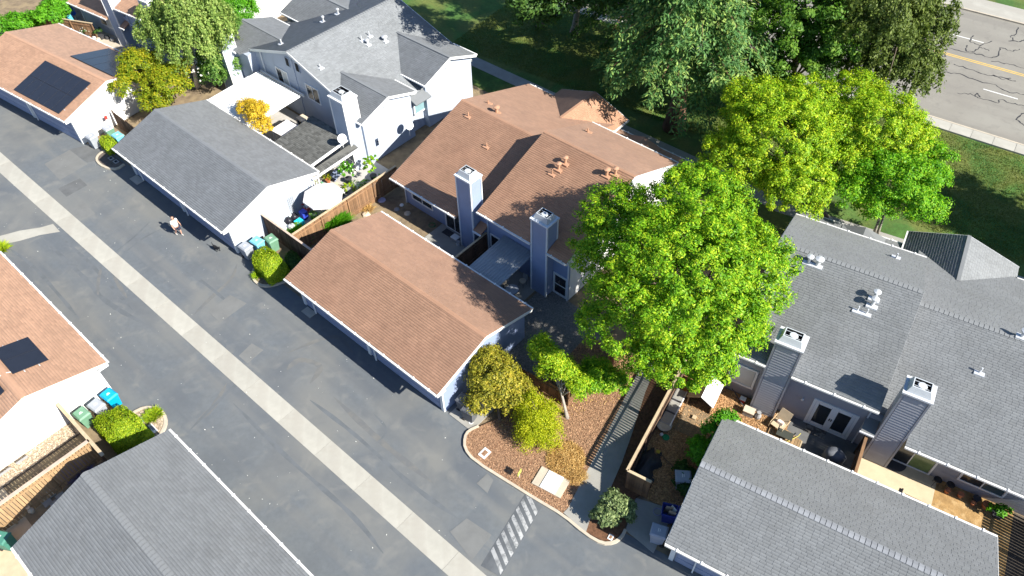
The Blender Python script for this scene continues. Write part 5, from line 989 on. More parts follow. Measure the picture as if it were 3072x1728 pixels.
for a in (-1, 1):
    for b_ in (-1, 1): T.part('leg', MB().tube([(u+a*.38, v+b_*.2, .02), (u+a*.38, v+b_*.2, .4)], .014, 5), BLACK)
single('hose', MB().tube([(*R.q(x, y, .2), .2) for x, y in ((2360,1325),(2375,1318),(2395,1308),(2402,1300))], .018, 5), col('hose_yellow', (.55, .50, .10)), 'yellow hose end across the little deck', 'hose', R, *R.q(2380,1315,.2))
single('hose', MB().tube([(R.q(2217,1262,.1)[0]+.13*math.cos(t), R.q(2217,1262,.1)[1]+.13*math.sin(t), .09+.004*t) for t in np.linspace(0, 12, 36)], .018, 5), col('hose_yellow', (.55, .50, .10)), 'coiled yellow hose on the bark by the garage eave', 'hose', R, *R.q(2217,1262,.1))
# things by the first right chimney
u, v = R.q(2248,1232,.4); T = Th('storage_box', 'pale lidded storage box at the foot of the left chimney', 'box', R, u, v); T.part('body', MB().box(u-.28, u+.28, v-.2, v+.2, .06, .42), POTG); T.part('lid', MB().box(u-.30, u+.30, v-.22, v+.22, .42, .48), POTP)
u, v = R.q(2275,1245,.3); single('fan_heater', MB().lathe((u, v, .06), [(.16, 0), (.18, .2), (.1, .4), (.12, .5)], 10), POTG, 'grey round appliance beside the storage box', 'appliance', R, u, v)
u, v = R.q(2228,1199,.2); T = Th('toy_crate', 'red and white cooler by the window', 'cooler', R, u, v); T.part('body', MB().box(u-.15, u+.15, v-.12, v+.12, .06, .28), col('red', (.50, .05, .04))); T.part('lid', MB().box(u-.16, u+.16, v-.13, v+.13, .28, .33), TRIM)
a, b_ = R.q(2192,1178,.1), R.q(2232,1222,.1); single('pipe_length', MB().tube([(*a, .5), (*b_, .12)], .03, 7), POTD, 'black pipe leaning in the corner by the window', 'pipe', R, *a)
# playhouse, its mat and the boxes along the fence
T = Th('playhouse', 'little wooden playhouse with white gable roof in the bark yard', 'playhouse', R, -3.0, 24.9); WH = TRIM
T.part('wall', MB().box(-3.65, -3.6, 24.1, 25.6, .06, .95).box(-2.35, -2.3, 24.1, 25.6, .06, .95).box(-3.6, -2.35, 25.55, 25.6, .06, .95), FENCEP)
r1 = T.part('roof_panel', MB().slab([(-3.72, 24.0, .92), (-3.72, 25.7, .92), (-2.98, 25.7, 1.42), (-2.98, 24.0, 1.42)], .05), FENCEP); T.part('roof_panel', MB().slab([(-2.22, 24.0, .92), (-2.22, 25.7, .92), (-2.975, 25.7, 1.42), (-2.975, 24.0, 1.42)], .05), WH)
T.part('bench', MB().box(-3.5, -2.5, 24.9, 25.4, .1, .4), FENCED)
T = Th('timber_mat', 'worn plywood floor in front of the playhouse', 'floor mat', R, -2.9, 23.2)
me = MB().box(-.145, .145, -.9, .9, .062, .085).mesh('plank', mat('old_ply', (.24, .17, .10), .9, .3, 3, .2, 20, obj=.12))
for k in range(5): T.inst('plank', me, (-3.5+k*.3, 23.2, 0))
single('toy_block', MB().box(-3.05, -2.85, 23.35, 23.6, .09, .2), CAPW, 'small wooden toy crate on the plywood floor', 'toy', R, -2.95, 23.5)
for k in range(3):
    v0 = 22.5+k*.85; T = Th('planter_box', ['grey planter box nearest the round table', 'middle grey planter box along the capped fence', 'far grey planter box beside the playhouse'][k], 'planter box', R, -4.15, v0); T.part('body', MB().box(-4.42, -3.85, v0-.36, v0+.36, .06, .5), POTG); T.part('rim', MB().box(-3.88, -3.82, v0-.4, v0+.4, .45, .53), TRIM); T.part('soil', MB().box(-4.38, -3.9, v0-.32, v0+.32, .5, .515), CONCD)
u, v = R.q(1993,1273,.45); T = Th('round_table', 'round mottled stone table top in the shaded bark yard', 'table', R, u, v); T.part('table_top', MB().tube([(u, v, .42), (u, v, .47)], .42, 24), mat('mottled_stone', (.40, .37, .30), .8, .25, 4)); T.part('pedestal', MB().lathe((u, v, .06), [(.25, 0), (.08, .06), (.08, .36)], 10), BLACK)
u, v = R.q(1997,1313,.1); single('toy_dish', MB().lathe((u, v, .07), [(.14, 0), (.2, .08), (.15, .12), (.06, .13)], 10), col('toy_green', (.02, .24, .10)), 'green plastic toy shell on the bark', 'toy', R, u, v)
u, v = R.q(1984,1305,.1); single('ball', MB().lathe((u, v, .07), [(.02, 0), (.09, .05), (.1, .1), (.08, .16), (.02, .19)], 10), TRIM, 'white ball beside the green toy', 'ball', R, u, v)
a, b_ = R.q(1977,1358,.1), R.q(2028,1408,.1); T = Th('yellow_rake', 'long handled tool with yellow head lying in the bark yard', 'rake', R, *a); T.part('handle', MB().tube([(*a, .1), (*b_, .09)], .015, 6), POTD); T.part('head', MB().box(a[0]-.16, a[0]+.04, a[1]-.05, a[1]+.12, .07, .12), col('rake_yellow', (.55, .42, .05)))
u, v = R.q(1940,1390,.2); vs, fs = [], []; n = 14   # rumpled tarpaulin
for i in range(n):
    for j in range(n):
        x, y = (i/(n-1)-.5)*1.5, (j/(n-1)-.5)*2.3; rr = 1-min(1, ((x/.75)**2+(y/1.15)**2)**.5); vs.append((u+x*(.8+.2*math.sin(j*.9)), v+y*(.85+.15*math.cos(i*1.1)), .07+.45*max(0, rr)**.6+.07*math.sin(i*1.7+j*.8)*math.cos(j*1.3)*(rr > 0.02)))
for i in range(n-1):
    for j in range(n-1): fs.append((i*n+j, (i+1)*n+j, (i+1)*n+j+1, i*n+j+1))
single('tarpaulin', MB().add(vs, fs), col('tarp', (.035, .037, .042), .55), 'rumpled black tarpaulin against the capped fence', 'tarp', R, u, v, smooth=True)
# dining things beside the blue house
u, v = L.q(1536,868,.72); T = Th('round_table', 'round glass table at the end of the metal patio cover', 'table', L, u, v); T.part('table_top', MB().tube([(u, v, .70), (u, v, .73)], .42, 22), col('pale_glass', (.42, .46, .52), .25)); T.part('rim', MB().tube([(u, v, .69), (u, v, .705)], .44, 22), BLACK); T.part('pedestal', MB().lathe((u, v, .04), [(.22, 0), (.04, .05), (.04, .65)], 10), BLACK)
for k, (x, y) in enumerate(((1568,842),(1510,846))):
    u, v = L.q(x, y, .45); T = Th('patio_chair', ['patio chair with round seat against the second blue chimney', 'patio chair half under the metal cover'][k], 'chair', L, u, v); T.part('seat', MB().tube([(u, v, .43), (u, v, .47)], .22, 14), POTP); T.part('backrest', MB().slab([(u-.2, v+.2, .48), (u+.2, v+.2, .48), (u+.2, v+.28, .85), (u-.2, v+.28, .85)], .03), POTG)
    for a in (-1, 1):
        for b_ in (-1, 1): T.part('leg', MB().tube([(u+a*.17, v+b_*.17, .04), (u+a*.15, v+b_*.15, .44)], .013, 5), BLACK)
u, v = L.q(1366,712,.3); T = Th('storage_box', 'white plastic box by the blue patio door', 'box', L, u, v); T.part('body', MB().box(u-.25, u+.25, v-.2, v+.2, .04, .32), POTG); T.part('lid', MB().box(u-.27, u+.27, v-.22, v+.22, .32, .36), TRIM)
u, v = L.q(1374,730,.2); T = Th('bucket', 'white bucket at the foot of the first blue chimney', 'bucket', L, u, v); T.part('body', MB().lathe((u, v, .04), [(.11, 0), (.14, .3)], 12), TRIM); T.part('lid', MB().lathe((u, v, .34), [(.15, 0), (.15, .03)], 12), POTG)
u, v = L.q(1345,700,0); single('door_mat', MB().box(u-.4, u+.4, v-.25, v+.25, .037, .055), col('mat_dark', (.05, .05, .055), .9), 'dark mat outside the blue patio door', 'door mat', L, u, v)
single('hose', MB().tube([(L.q(1296,676,.06)[0]+.22*math.cos(t), L.q(1296,676,.06)[1]+.22*math.sin(t), .04+.006*t) for t in np.linspace(0, 15, 50)], .02, 5), col('hose_green', (.05, .14, .06)), 'coiled dark green hose on the dirt by the blue wall', 'hose', L, *L.q(1296,676,0))
for k, (x, y) in enumerate(((1205,615),(1190,628),(1222,640),(1145,600))):
    u, v = L.q(x, y, 0); single('rubble', MB().lathe((u, v, -.01), [(.16+.05*k, 0), (.13+.04*k, .06), (.04, .1)], 7), [TRIM, POTG, POTP, col('lilac', (.35, .35, .5))][k], ['white rubble lump in the dirt behind the brown garage', 'grey rubble lump next to the white one', 'pale rubble lump nearest the blue wall', 'lilac rag on the shaded dirt by the fence'][k], 'rubble', L, u, v)
u, v = L.q(1098,640,.15); single('terracotta_shard', MB().lathe((u, v, 0), [(.3, 0), (.26, .12), (.12, .16)], 8), POTP, 'broken pale pot with dead plant at the fence foot', 'pot', L, u, v)
tuft('dead_plant', 'dry brown weeds beside the broken pot at the fence', 1105, 630, .3, .3, .45, 300, DRY, .012, cat='plant', z0=.0)

# patio clutter beside the umbrella
EXTRA = ((1082,568,'white'),(1098,560,'beige'),(1075,585,'blue'),(1118,566,'terracotta'),(1062,560,'grey'),(1140,550,'white-rimmed'),(940,548,'tan'),(985,545,'rust'),(955,570,'brown'),(1030,585,'slate'),(1000,590,'olive'),(905,600,'cream'),(845,638,'yellow'),(892,690,'charcoal'))
def crate(name, label, x, y, z, w, d, h, m, lidm=None, cat='box'):
    u, v = L.q(x, y, z); T = Th(name, label, cat, L, u, v); T.part('body', MB().hexa([(u-w*.45, v-d*.45, .04), (u+w*.45, v-d*.45, .04), (u+w*.45, v+d*.45, .04), (u-w*.45, v+d*.45, .04), (u-w/2, v-d/2, h), (u+w/2, v-d/2, h), (u+w/2, v+d/2, h), (u-w/2, v+d/2, h)]), m)
    T.part('lid', MB().box(u-w/2-.01, u+w/2+.01, v-d/2-.01, v+d/2+.01, h, h+.035), lidm or m)
crate('storage_tub', 'turquoise tub near the patio fence', 898, 665, .4, .55, .5, .42, col('turq', (.0, .33, .55)), col('turq_lid', (.02, .55, .68)))
crate('storage_tub', 'upright blue crate behind the turquoise tub', 910, 640, .5, .45, .4, .65, col('crate_blue', (.03, .06, .45)))
crate('storage_tub', 'pale teal cooler among the patio clutter', 868, 640, .4, .6, .4, .4, col('pale_teal', (.25, .48, .50)), TRIM)
crate('storage_tub', 'white bench box at the patio fence corner', 850, 678, .4, .8, .45, .42, TRIM)
crate('storage_tub', 'maroon crate nearest the white garage wall', 828, 655, .4, .45, .35, .45, col('maroon', (.28, .07, .09)))
crate('storage_tub', 'white cabinet among the patio clutter', 880, 618, .5, .45, .4, .7, col('offwhite', (.60, .57, .53)))
EXC = dict(zip([e[2] for e in EXTRA], [TRIM, POTP, col('deep_blue', (.02, .12, .55)), TERR, POTG, TRIM, col('tan', (.42, .30, .17)), col('rust', (.36, .13, .05)), col('brownpot', (.16, .09, .05)), col('slate', (.12, .14, .17)), col('olivepot', (.18, .19, .06)), col('cream', (.62, .55, .42)), col('yellow_petal', (.7, .55, .05)), POTD]))
for k, (x, y, cn) in enumerate(EXTRA):
    r_ = .14+.05*(k % 3); pot(f'{cn} tub plant among the crowded patio pots', L, *L.q(x, y, .1), r_, .22+.08*(k % 2), EXC[cn], [GRN, OLE, MAP, ASH, DKG][k % 5], .25+.12*(k % 3), 150, .05, WFL if k % 3 == 0 else None)
for k, (x, y) in enumerate(((866,660),(882,648))):
    u, v = L.q(x, y, .3); single('rubbish_bag', MB().lathe((u, v, .04), [(.2, 0), (.28, .15), (.22, .35), (.06, .45), (.09, .5)], 9), col('bag_black', (.02, .02, .028), .35), ['left black rubbish bag on the cluttered patio', 'right black rubbish bag on the cluttered patio'][k], 'bag', L, u, v, smooth=True)
for k, (x, y) in enumerate(((862,622),(830,610),(872,600))):
    u, v = L.q(x, y, .3); single('garden_ornament', MB().lathe((u, v, .04), [(.14, 0), (.2, .15), (.12, .3), (.16, .42), (.05, .55)], 9), [col('red', (.50, .05, .04)), POTP, TERR][k], ['red ornament below the wire trellis', 'pale urn by the white garage wall', 'terracotta urn below the wire trellis'][k], 'ornament', L, u, v)
u, v = L.q(878,688,.3); T = Th('kettle_grill', 'small silver grill with black handle by the fence corner', 'grill', L, u, v); T.part('bowl', MB().lathe((u, v, .35), [(.05, 0), (.2, .08), (.26, .2), (.2, .34), (.05, .4)], 14), METAL)
for a in range(3): T.part('leg', MB().tube([(u+.2*math.cos(a*2.1), v+.2*math.sin(a*2.1), .03), (u+.1*math.cos(a*2.1), v+.1*math.sin(a*2.1), .42)], .013, 5), BLACK)
T.part('handle', MB().bar((u, v, .74), (u, v+.02, .95), .05, .05), BLACK)
u, v = L.q(925,622,.4); T = Th('patio_chair', 'red framed patio chair with striped cushion under the umbrella', 'chair', L, u, v); RD = col('chair_red', (.55, .05, .03)); ST = mat('stripe_cushion', (.03, .03, .07), .9, .1, 3, stains=[(4, .5, .54, (.6, .6, .62), .95)])
T.part('seat', MB().box(u-.3, u+.3, v-.28, v+.28, .38, .42), RD); T.part('cushion', MB().box(u-.26, u+.26, v-.24, v+.24, .425, .52), ST); T.part('backrest', MB().slab([(u-.3, v+.26, .42), (u+.3, v+.26, .42), (u+.3, v+.4, .95), (u-.3, v+.4, .95)], .04), RD)
for a in (-1, 1):
    for b_ in (-1, 1): T.part('leg', MB().box(u+a*.26-.02, u+a*.26+.02, v+b_*.24-.02, v+b_*.24+.02, .03, .38), RD)
    T.part('arm', MB().box(u+a*.32-.03, u+a*.32+.03, v-.28, v+.3, .6, .64), RD)
u, v = L.q(1005,520,.5); T = Th('folded_chairs', 'stack of folded pale blue loungers under the lean-to roof', 'chair', L, u, v); BLP = col('pale_blue_fabric', (.30, .36, .52), .8)
for k in range(4): T.part('seat', MB().slab([(u-.4+k*.1, v-.4, .15+k*.12), (u+.3+k*.1, v-.4, .15+k*.12), (u+.3+k*.1, v+.45, .5+k*.12), (u-.4+k*.1, v+.45, .5+k*.12)], .05), BLP if k % 2 else col('navy_fabric', (.04, .05, .12), .8))
T.part('leg', MB().box(u-.35, u-.31, v-.35, v+.35, .03, .16), BLACK)
u, v = L.q(1020,560,.4); T = Th('bench', 'pale low bench on the cluttered patio', 'bench', L, u, v); T.part('seat', MB().box(u-.55, u+.55, v-.2, v+.2, .4, .45), POTP)
for a in (-1, 1): T.part('leg', MB().box(u+a*.45-.03, u+a*.45+.03, v-.17, v+.17, .03, .4), POTP)
u, v = L.q(965,552,.3); single('garden_ornament', MB().lathe((u, v, .04), [(.1, 0), (.18, .12), (.2, .25), (.1, .42), (.02, .45)], 10), col('jade', (.12, .35, .30)), 'jade green ball ornament behind the umbrella', 'ornament', L, u, v)
T = Th('trellis', 'wire trellis against the white garage end wall', 'trellis', L, -36.85, 18.7)
for k in range(4): T.part('wire', MB().tube([(-36.9, 18.5+k*.14, .1), (-36.98, 18.5+k*.14, 1.8)], .009, 4), POTG)
for k in range(9): T.part('wire', MB().tube([(-36.9, 18.48, .25+k*.18), (-36.9, 18.94, .25+k*.18)], .009, 4), POTG)
T = Th('trellis', 'narrow white wooden trellis at the lean-to corner post', 'trellis', L, -36.6, 20.6)
for k in range(3): T.part('slat', MB().box(-36.62, -36.58, 20.35+k*.2, 20.39+k*.2, .05, 2.0), TRIM)
for k in range(7): T.part('slat', MB().box(-36.60, -36.56, 20.33, 20.82, .3+k*.25, .34+k*.25), TRIM)
T = Th('shelf_unit', 'small glazed cabinet beneath the white patio cover', 'cabinet', L, -44.2, 25.4); T.part('frame', MB().box(-44.6, -43.9, 25.1, 25.7, .04, 1.3), TRIM); T.part('pane', MB().box(-44.5, -44.0, 25.07, 25.1, .2, 1.2), GLASS); T.part('top', MB().box(-44.65, -43.85, 25.05, 25.75, 1.3, 1.34), POTP)
u, v = L.q(860,392,1.6); T = Th('shade_sail', 'small white canopy between the golden tree and the lean-to', 'canopy', L, u, v)
T.part('canopy', MB().slab([(u-.9, v-.8, 1.7), (u+.8, v-.7, 1.7), (u+.7, v+.8, 1.85), (u-.8, v+.7, 1.85)], .03), col('canvas', (.74, .70, .68)))
for a, b_ in ((-.8, -.7), (.7, -.65), (.62, .72), (-.7, .62)): T.part('post', MB().tube([(u+a, v+b_, .03), (u+a, v+b_, 1.72)], .025, 6), TRIM)

# utility pad, boxes, signs, meter lids, drain
u, v = R.q(1660,1447,.15); T = Th('utility_pad', 'pale concrete utility pad on the mulch bed', 'utility pad', R, -7.85, 16.25)
T.part('slab', MB().box(-8.7, -7.05, 15.7, 16.8, .05, .16), KERB); T.part('cover_plate', MB().box(-8.25, -7.4, 15.72, 16.78, .165, .20), TRIM)
def lid(label, fr, x, y, w, d, m, m2, z=.1):
    u, v = fr.q(x, y, z); T = Th('meter_box', label, 'meter box', fr, u, v); T.part('frame', MB().box(u-w, u+w, v-d, v+d, .03, z+.03), m); T.part('lid', MB().box(u-w*.55, u+w*.55, v-d*.6, v+d*.6, z+.03, z+.036), m2)
lid('white-rimmed meter box in the mulch near the kerb', L, 1454, 1360, .22, .28, TRIM, MULCHM); lid('first grey meter lid in the shaded planter at upper left', L, 333, 475, .22, .16, POTG, DARK); lid('second grey meter lid in the shaded planter at upper left', L, 348, 485, .22, .16, POTG, DARK)
lid('white-edged meter box beside the green lid in the gravel island', L, 458, 1285, .35, .12, TRIM, POTG); lid('green valve lid at the corner of the square hedge', L, 424, 1262, .16, .16, col('valve_green', (.25, .45, .36)), col('valve_green', (.25, .45, .36))); lid('dark slotted lid in the gravel island by the roof edge', L, 440, 1288, .2, .16, POTD, BLACK)
lid('pale loop marker in the mulch by the citrus bush', R, 1832, 1612, .12, .14, TRIM, MULCHM)
u, v = L.q(1558,1432,.1); T = Th('yard_sign', 'small yellow-green sign on a stake in the mulch', 'sign', R, *R.q(1558,1432,.1)); u, v = R.q(1558,1432,.1)
T.part('stake', MB().box(u-.015, u+.015, v-.01, v+.01, .05, .75), TRIM); T.part('sign_plate', MB().box(u+.012, u+.022, v-.18, v+.18, .45, .78), col('sign_lime', (.45, .50, .10)))
u, v = L.q(1413,1250,.06); T = Th('cleanout_cover', 'round white pipe cap on the bin pad at the garage corner', 'pipe cap', L, -16.3, 14.5); T.part('cap', MB().lathe((-16.3, 14.5, .05), [(.13, 0), (.13, .03), (.09, .035)], 14), TRIM); T.part('lid', MB().lathe((-16.3, 14.5, .085), [(.085, 0), (.085, .004)], 14), POTG)
T = Th('drain_grate', 'iron drain grate at the end of the concrete gutter', 'drain grate', L, -9.25, 8.35)
T.part('frame', MB().box(-9.9, -8.6, 7.95, 8.75, .0, .018), POTD)
me = MB().box(-.035, .035, -.36, .36, .018, .03).mesh('bar', BLACK)
for k in range(11): T.inst('bar', mat and me, (-9.8+k*.11, 8.35, 0))
# speed hump with worn chevrons
T = Th('speed_hump', 'worn striped speed hump beside the mulch bed', 'speed hump', R, -8.2, 12.9)
prof = [(-8.75, .0), (-8.5, .03), (-8.2, .042), (-7.9, .03), (-7.65, .0)]; vs = []; fs = []
for v in (10.85, 15.05): vs += [(u, v, z) for u, z in prof]
for k in range(4): fs.append((k, k+1, k+6, k+5))
T.part('hump', MB().add(vs, fs), mat('asphalt_hump', (.105, .113, .12), .9, .15, 2, .2, 60))
hz = lambda u: np.interp(u, [p[0] for p in prof], [p[1] for p in prof])+.006
for k in range(8):
    v0 = 11.35+k*.48; us = [-8.7, -8.45, -8.2, -7.95, -7.7]
    T.part('stripe', MB().add([(u, v0+.35-.75*(u+8.7)+d, hz(u)) for d in (0, .25) for u in us], [(i, i+1, i+6, i+5) for i in range(4)]), PAINTW)
for x, y in ((1460,1300), (371,528), (1055,893)): pass
single('threshold_slab', MB().box(-49.75, -48.7, 13.35, 13.95, .0, .05), CONC, 'pale concrete block at the left front corner of the grey garage', 'slab', L, -49.2, 13.6); single('threshold_slab', MB().box(-29.75, -28.9, 13.5, 14.0, .0, .05), CONC, 'pale concrete block at the left front corner of the brown garage', 'slab', L, -29.3, 13.7)
for k in range(4): u, v = L.q([150,182,165,140][k], [1480,1490,1512,1505][k], .05); single('stepping_stone', MB().box(u-.24, u+.24, v-.2, v+.2, -.01, .05), CONCD, ['upper stepping stone in the shaded yard at lower left', 'right stepping stone half under the grey roof edge', 'lower stepping stone half under the grey roof edge', 'left stepping stone in the shaded yard at lower left'][k], 'paving stone', L, u, v)
u, v = L.q(92,1530,.2); single('garden_ornament', MB().lathe((u, v, 0), [(.12, 0), (.16, .2), (.08, .4), (.1, .5)], 9), POTP, 'pale figurine in the shaded yard at lower left', 'ornament', L, u, v)
u, v = L.q(235,1420,.2); tuft('ornamental_grass', 'lavender clump in the shade by the grey roof peak', 235, 1420, .7, .5, .45, 900, leafmat('leaf_lavender', (.12, .11, .22), (.20, .18, .36), (.30, .28, .46)), .014, cat='plant', z0=.0)
single('foundation_vent', MB().box(-32.56, -32.53, -2.9, -2.3, .3, .45), POTG, 'nearest grey foundation vent low on the left white wall', 'vent', L, -32.55, -2.6, z=.3); single('foundation_vent', MB().box(-32.56, -32.53, -3.9, -3.2, .3, .45), POTG, 'farther grey foundation vent low on the left white wall', 'vent', L, -32.55, -3.5, z=.3)
single('meter_plate', MB().box(-53.83, -53.78, 22.2, 22.42, 1.2, 1.5), col('red', (.50, .05, .04)), 'small red plate on the white solar garage wall', 'plate', U, -53.8, 22.3, z=1.2)

# street lamps: cobra-head poles
def lamp(label, base, h, arm, z0=0.1):
    T = Th('street_lamp', label, 'street lamp', S, *base); u, v = base
    T.part('pole', MB().tube([(u, v, z0), (u, v, h*.6), (u, v, h)], [.11, .08, .055], 10), METAL); T.part('base_plate', MB().box(u-.18, u+.18, v-.18, v+.18, z0, z0+.06), METAL)
    T.part('arm', MB().tube([(u, v, h-.1), (u, v+arm*.5, h+.25), (u, v+arm, h+.3)], [.05, .04, .035], 8), METAL); hd = T.part('lamp_head', MB().hexa([(u-.14, v+arm-.05, h+.24), (u+.14, v+arm-.05, h+.24), (u+.11, v+arm+.65, h+.27), (u-.11, v+arm+.65, h+.27), (u-.08, v+arm-.05, h+.38), (u+.08, v+arm-.05, h+.38), (u+.06, v+arm+.6, h+.36), (u-.06, v+arm+.6, h+.36)]), METAL)
    T.part('lens', MB().box(u-.09, u+.09, v+arm+.1, v+arm+.5, h+.215, h+.245), TRIM, hd)
b0 = S.q(2720,330,0); lamp('tall street lamp rising from the near sidewalk behind the olive tree', (b0[0], 58.35), 8.3, .6)
T = Th('lawn_planter', 'round planter ring in the lawn by the sidewalk', 'planter', S, *S.q(2783,400,.2)); u, v = S.q(2783,400,.2); T.part('rim', MB().lathe((u, v, 0), [(.55, 0), (.6, .28), (.5, .28), (.48, .18)], 18), POTP); T.part('soil', MB().lathe((u, v, .15), [(.46, 0), (.46, .05)], 16), MULCHM)
T = Th('valve_box', 'small pale valve box lid on the dark lawn at top', 'valve box', L, *L.q(1666,40,.03)); u, v = L.q(1666,40,.03); T.part('lid', MB().box(u-.25, u+.25, v-.18, v+.18, .0, .03), TRIM); T.part('rim', MB().box(u-.29, u+.29, v-.22, v+.22, -.01, .015), POTG)
single('lawn_edge_wall', MB().prism([L.w(-24.5,39.3), L.w(-17.2,39.3), L.w(-17.2,39.45), L.w(-24.5,39.45)], 0, .7), FENCED, 'low dark fence behind the brown house porch', 'fence', WLD, 0, 0)

# ================================================================== PERSON AND DOG
def skin_obj(name, nodes, edges, m, org, parent, sub=1, rotz=0):
    me = D.meshes.new(name); bm = bmesh.new(); lay = bm.verts.layers.skin.verify(); vs = []
    for i, (p, r) in enumerate(nodes):
        v = bm.verts.new(p); v[lay].radius = (r, r) if not isinstance(r, tuple) else r; v[lay].use_root = (i == 0); vs.append(v)
    for a, b_ in edges: bm.edges.new((vs[a], vs[b_]))
    bm.to_mesh(me); bm.free(); me.materials.append(m); o = D.objects.new(name, me); COL.objects.link(o); o.parent = parent
    o.modifiers.new('skin', 'SKIN').use_smooth_shade = True; sm = o.modifiers.new('sub', 'SUBSURF'); sm.levels = sub; sm.render_levels = sub; return o
SKN = mat('skin', (.50, .28, .20), .6, .05, 5)
x, y, _ = P(541,706); PT = D.objects.new('person', None); COL.objects.link(PT); PT.location = (x, y, 0); PT.scale = (.97, .97, .97); PT.rotation_euler = (0, 0, math.radians(-42+90+8))   # walks towards -v/+u side, facing the camera side
tag(PT, 'man in white t-shirt and dark shorts walking down the alley', 'person')
N = [((0,0,.93),(.15,.11)), ((0,0,1.08),(.145,.105)), ((0,.01,1.28),(.165,.115)), ((0,.01,1.43),(.11,.08)), ((0,0,1.52),.055), ((0,-.01,1.60),.075), ((0,-.015,1.69),.092), ((0,-.01,1.77),.055),
     ((.19,.01,1.41),.062), ((.27,.04,1.14),.045), ((.30,-.06,.92),.036), ((-.19,.01,1.41),.062), ((-.28,-.05,1.14),.045), ((-.29,-.18,.94),.036),
     ((.10,0,.86),.095), ((.11,-.10,.47),.062), ((.11,-.06,.09),.042), ((-.10,0,.86),.095), ((-.11,.10,.48),.062), ((-.11,.30,.14),.042),
     ((.31,-.10,.84),.032), ((-.29,-.24,.87),.032)]
Eg = [(0,1),(1,2),(2,3),(3,4),(4,5),(5,6),(6,7),(3,8),(8,9),(9,10),(3,11),(11,12),(12,13),(0,14),(14,15),(15,16),(0,17),(17,18),(18,19),(10,20),(13,21)]
body = skin_obj('body', N, Eg, SKN, None, PT, 2)
k = 1.14
sh = [((0,0,.84),(.21,.17)), ((0,0,1.08),(.21,.17)), ((0,.01,1.28),(.225,.165)), ((0,.01,1.44),(.13,.095)), ((.19,.01,1.42),.085), ((.245,.03,1.22),.075), ((-.19,.01,1.42),.085), ((-.25,-.02,1.22),.075)]
skin_obj('t_shirt', sh, [(0,1),(1,2),(2,3),(3,4),(4,5),(3,6),(6,7)], col('tee', (.72, .68, .66), .9), None, PT, 2)
shr = [((0,0,.95),(.19,.15)), ((.105,0,.82),.15), ((.11,-.09,.48),.115), ((-.105,0,.82),.15), ((-.11,.09,.48),.115)]
skin_obj('shorts', shr, [(0,1),(1,2),(0,3),(3,4)], col('shorts_navy', (.03, .03, .055), .9), None, PT, 2)
for s, yy, zz, rr in ((1, -.06, .04, 0), (-1, .30, .09, .5)):
    o = skin_obj('shoe', [((s*.11, yy+.05, zz+.02), .05), ((s*.11, yy-.08, zz), .048), ((s*.11, yy-.17, zz-.005), .036)], [(0,1),(1,2)], col('shoe_grey', (.45, .43, .40), .8), None, PT, 1)
mb = MB()                               # five fingers on each hand, a nose and two ears
for hx, hy, hz_, s in ((.31,-.12,.82,1), (-.29,-.26,.85,-1)):
    for f in range(4): mb.tube([(hx-.02*s, hy+.03-.02*f, hz_), (hx-.025*s, hy+.02-.02*f, hz_-.045), (hx-.045*s, hy+.015-.02*f, hz_-.075+.006*abs(f-1.5))], [.010,.009,.007], 6)
    mb.tube([(hx-.01*s, hy-.03, hz_+.04), (hx-.04*s, hy-.055, hz_+.01), (hx-.05*s, hy-.06, hz_-.02)], [.011,.010,.008], 6)
fo = D.objects.new('fingers', mb.mesh('fingers', SKN, (0,0,0), True)); COL.objects.link(fo); fo.parent = PT
fc = D.objects.new('nose_and_ears', MB().tube([(0,-.095,1.70),(0,-.125,1.665),(0,-.10,1.655)], [.012,.018,.012], 6).tube([(.085,-.01,1.70),(.105,0,1.68),(.09,0,1.65)], [.012,.018,.010], 6).tube([(-.085,-.01,1.70),(-.105,0,1.68),(-.09,0,1.65)], [.012,.018,.010], 6).mesh('nose_and_ears', SKN, (0,0,0), True)); COL.objects.link(fc); fc.parent = PT
hr = skin_obj('hair', [((0,.035,1.735),.088), ((0,.05,1.66),.078)], [(0,1)], col('hair', (.20, .12, .075), .9), None, PT, 2)
ey = D.objects.new('eyes', MB().lathe((.032,-.10,1.70), [(.004,-.008),(.011,0),(.004,.008)], 8).lathe((-.032,-.10,1.70), [(.004,-.008),(.011,0),(.004,.008)], 8).box(-.028, .028, -.103, -.09, 1.612, 1.622).mesh('eyes', BLACK)); COL.objects.link(ey); ey.parent = PT
# dog
x, y, _ = P(652,752); DG_ = D.objects.new('dog', None); COL.objects.link(DG_); DG_.location = (x, y, 0); DG_.rotation_euler = (0, 0, math.radians(-36)); tag(DG_, 'small black dog trotting ahead of the man on the alley', 'dog')
N = [((-.02,0,.33),(.085,.095)), ((.14,0,.34),(.095,.115)), ((.24,0,.38),(.075,.085)), ((.33,0,.46),.055), ((.40,0,.51),.062), ((.50,0,.485),.032), ((-.18,0,.34),(.075,.08)), ((-.26,0,.40),.028), ((-.33,.01,.52),.02), ((-.34,.02,.60),.012),
     ((.18,.075,.27),.04), ((.20,.08,.14),.022), ((.21,.08,.03),.022), ((.18,-.075,.27),.04), ((.14,-.08,.15),.022), ((.10,-.08,.03),.022),
     ((-.17,.075,.28),.055), ((-.13,.08,.19),.03), ((-.21,.08,.12),.02), ((-.19,.08,.03),.022), ((-.17,-.075,.28),.055), ((-.10,-.08,.19),.03), ((-.15,-.08,.12),.02), ((-.11,-.08,.03),.022)]
Eg = [(0,1),(1,2),(2,3),(3,4),(4,5),(0,6),(6,7),(7,8),(8,9),(1,10),(10,11),(11,12),(1,13),(13,14),(14,15),(6,16),(16,17),(17,18),(18,19),(6,20),(20,21),(21,22),(22,23)]
skin_obj('body', N, Eg, col('dog_black', (.015, .015, .017), .8), None, DG_, 2)
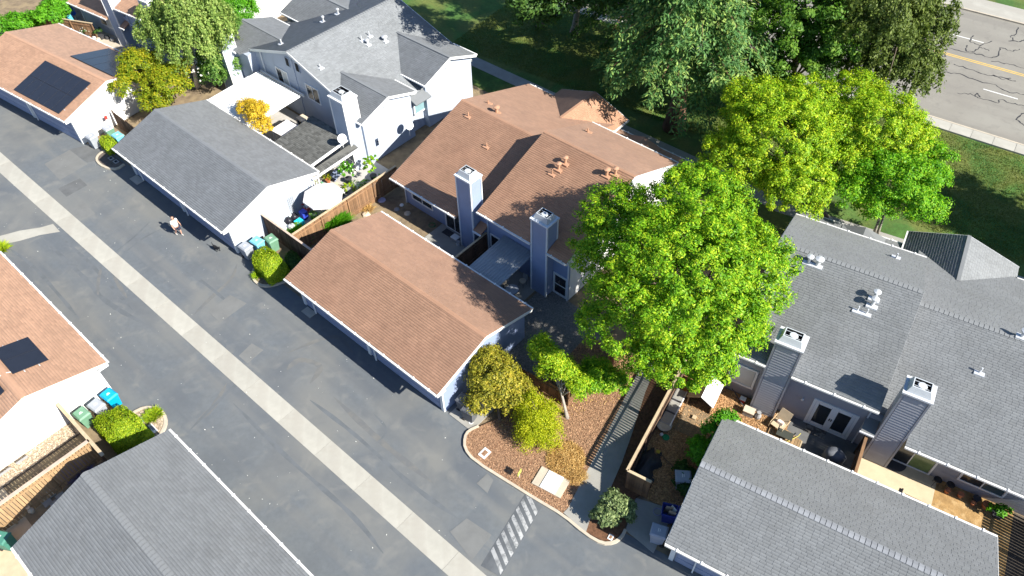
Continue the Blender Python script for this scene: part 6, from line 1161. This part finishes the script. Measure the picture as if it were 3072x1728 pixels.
for s in (-1, 1): skin_obj('ear', [((.37, s*.045, .55), .022), ((.35, s*.075, .54), .016), ((.35, s*.085, .49), .010)], [(0,1),(1,2)], MATS['paint_dog_black'], None, DG_, 1)

# grass blades and litter in the sunlit lawn, droppings and seams on the asphalt
def blades(name, poly, n, h, m, label, z=0.0):
    poly = np.array(poly); lo, hi = poly.min(0), poly.max(0); q = lo+RNG.uniform(0, 1, (n*3, 2))*(hi-lo); ins = np.zeros(len(q), bool); j = len(poly)-1
    for i in range(len(poly)):
        a, b_ = poly[i], poly[j]; ins ^= ((a[1] > q[:, 1]) != (b_[1] > q[:, 1])) & (q[:, 0] < (b_[0]-a[0])*(q[:, 1]-a[1])/(b_[1]-a[1]+1e-12)+a[0]); j = i
    q = q[ins][:n]; N = len(q); c = np.column_stack([q, np.full(N, z)]); d = unit(np.array([0, 0, .7])+RNG.normal(size=(N, 3))*.45); d[:, 2] = abs(d[:, 2])
    V = dir_quads(c, d, unit(RNG.normal(size=(N, 3))), h*RNG.uniform(.5, 1.4, N), np.full(N, .022)); o = D.objects.new(name, fast_mesh(name, V.reshape(-1, 3), np.arange(N*4).reshape(-1, 4), m)); COL.objects.link(o); o['kind'] = 'stuff'; o['label'] = label; o['category'] = 'grass'
GB = leafmat('leaf_lawn', (.07, .12, .018), (.13, .17, .03), (.22, .23, .06), trans=.2, zs=.5)
blades('grass', [S.w(-14, 45.5), S.w(9, 45.5), S.w(9, 57.3), S.w(-14, 57.3)], 60000, .09, GB, 'mown grass on the lawn by the sidewalk at right')
blades('grass', [S.w(-40, 46.5), S.w(-14.2, 46.5), S.w(-14.2, 57.3), S.w(-40, 57.3)], 60000, .09, GB, 'mown grass on the dark lawn behind the brown house')
scatter('leaf_litter', pxpoly([(1760,1010),(1930,1085),(1870,1200),(1600,1290),(1440,1290),(1560,1230)], .1), 700, DRY, .03, .06, .115, 'dry fallen leaves over the mulch under the young tree', 'leaves')
scatter('droppings', [L.w(-58, 3.2), L.w(-14, 3.4), L.w(-12, 13.2), L.w(-56, 13.2)], 150, PAINT, .015, .045, .012, 'tiny white spots on the alley asphalt', 'spots')
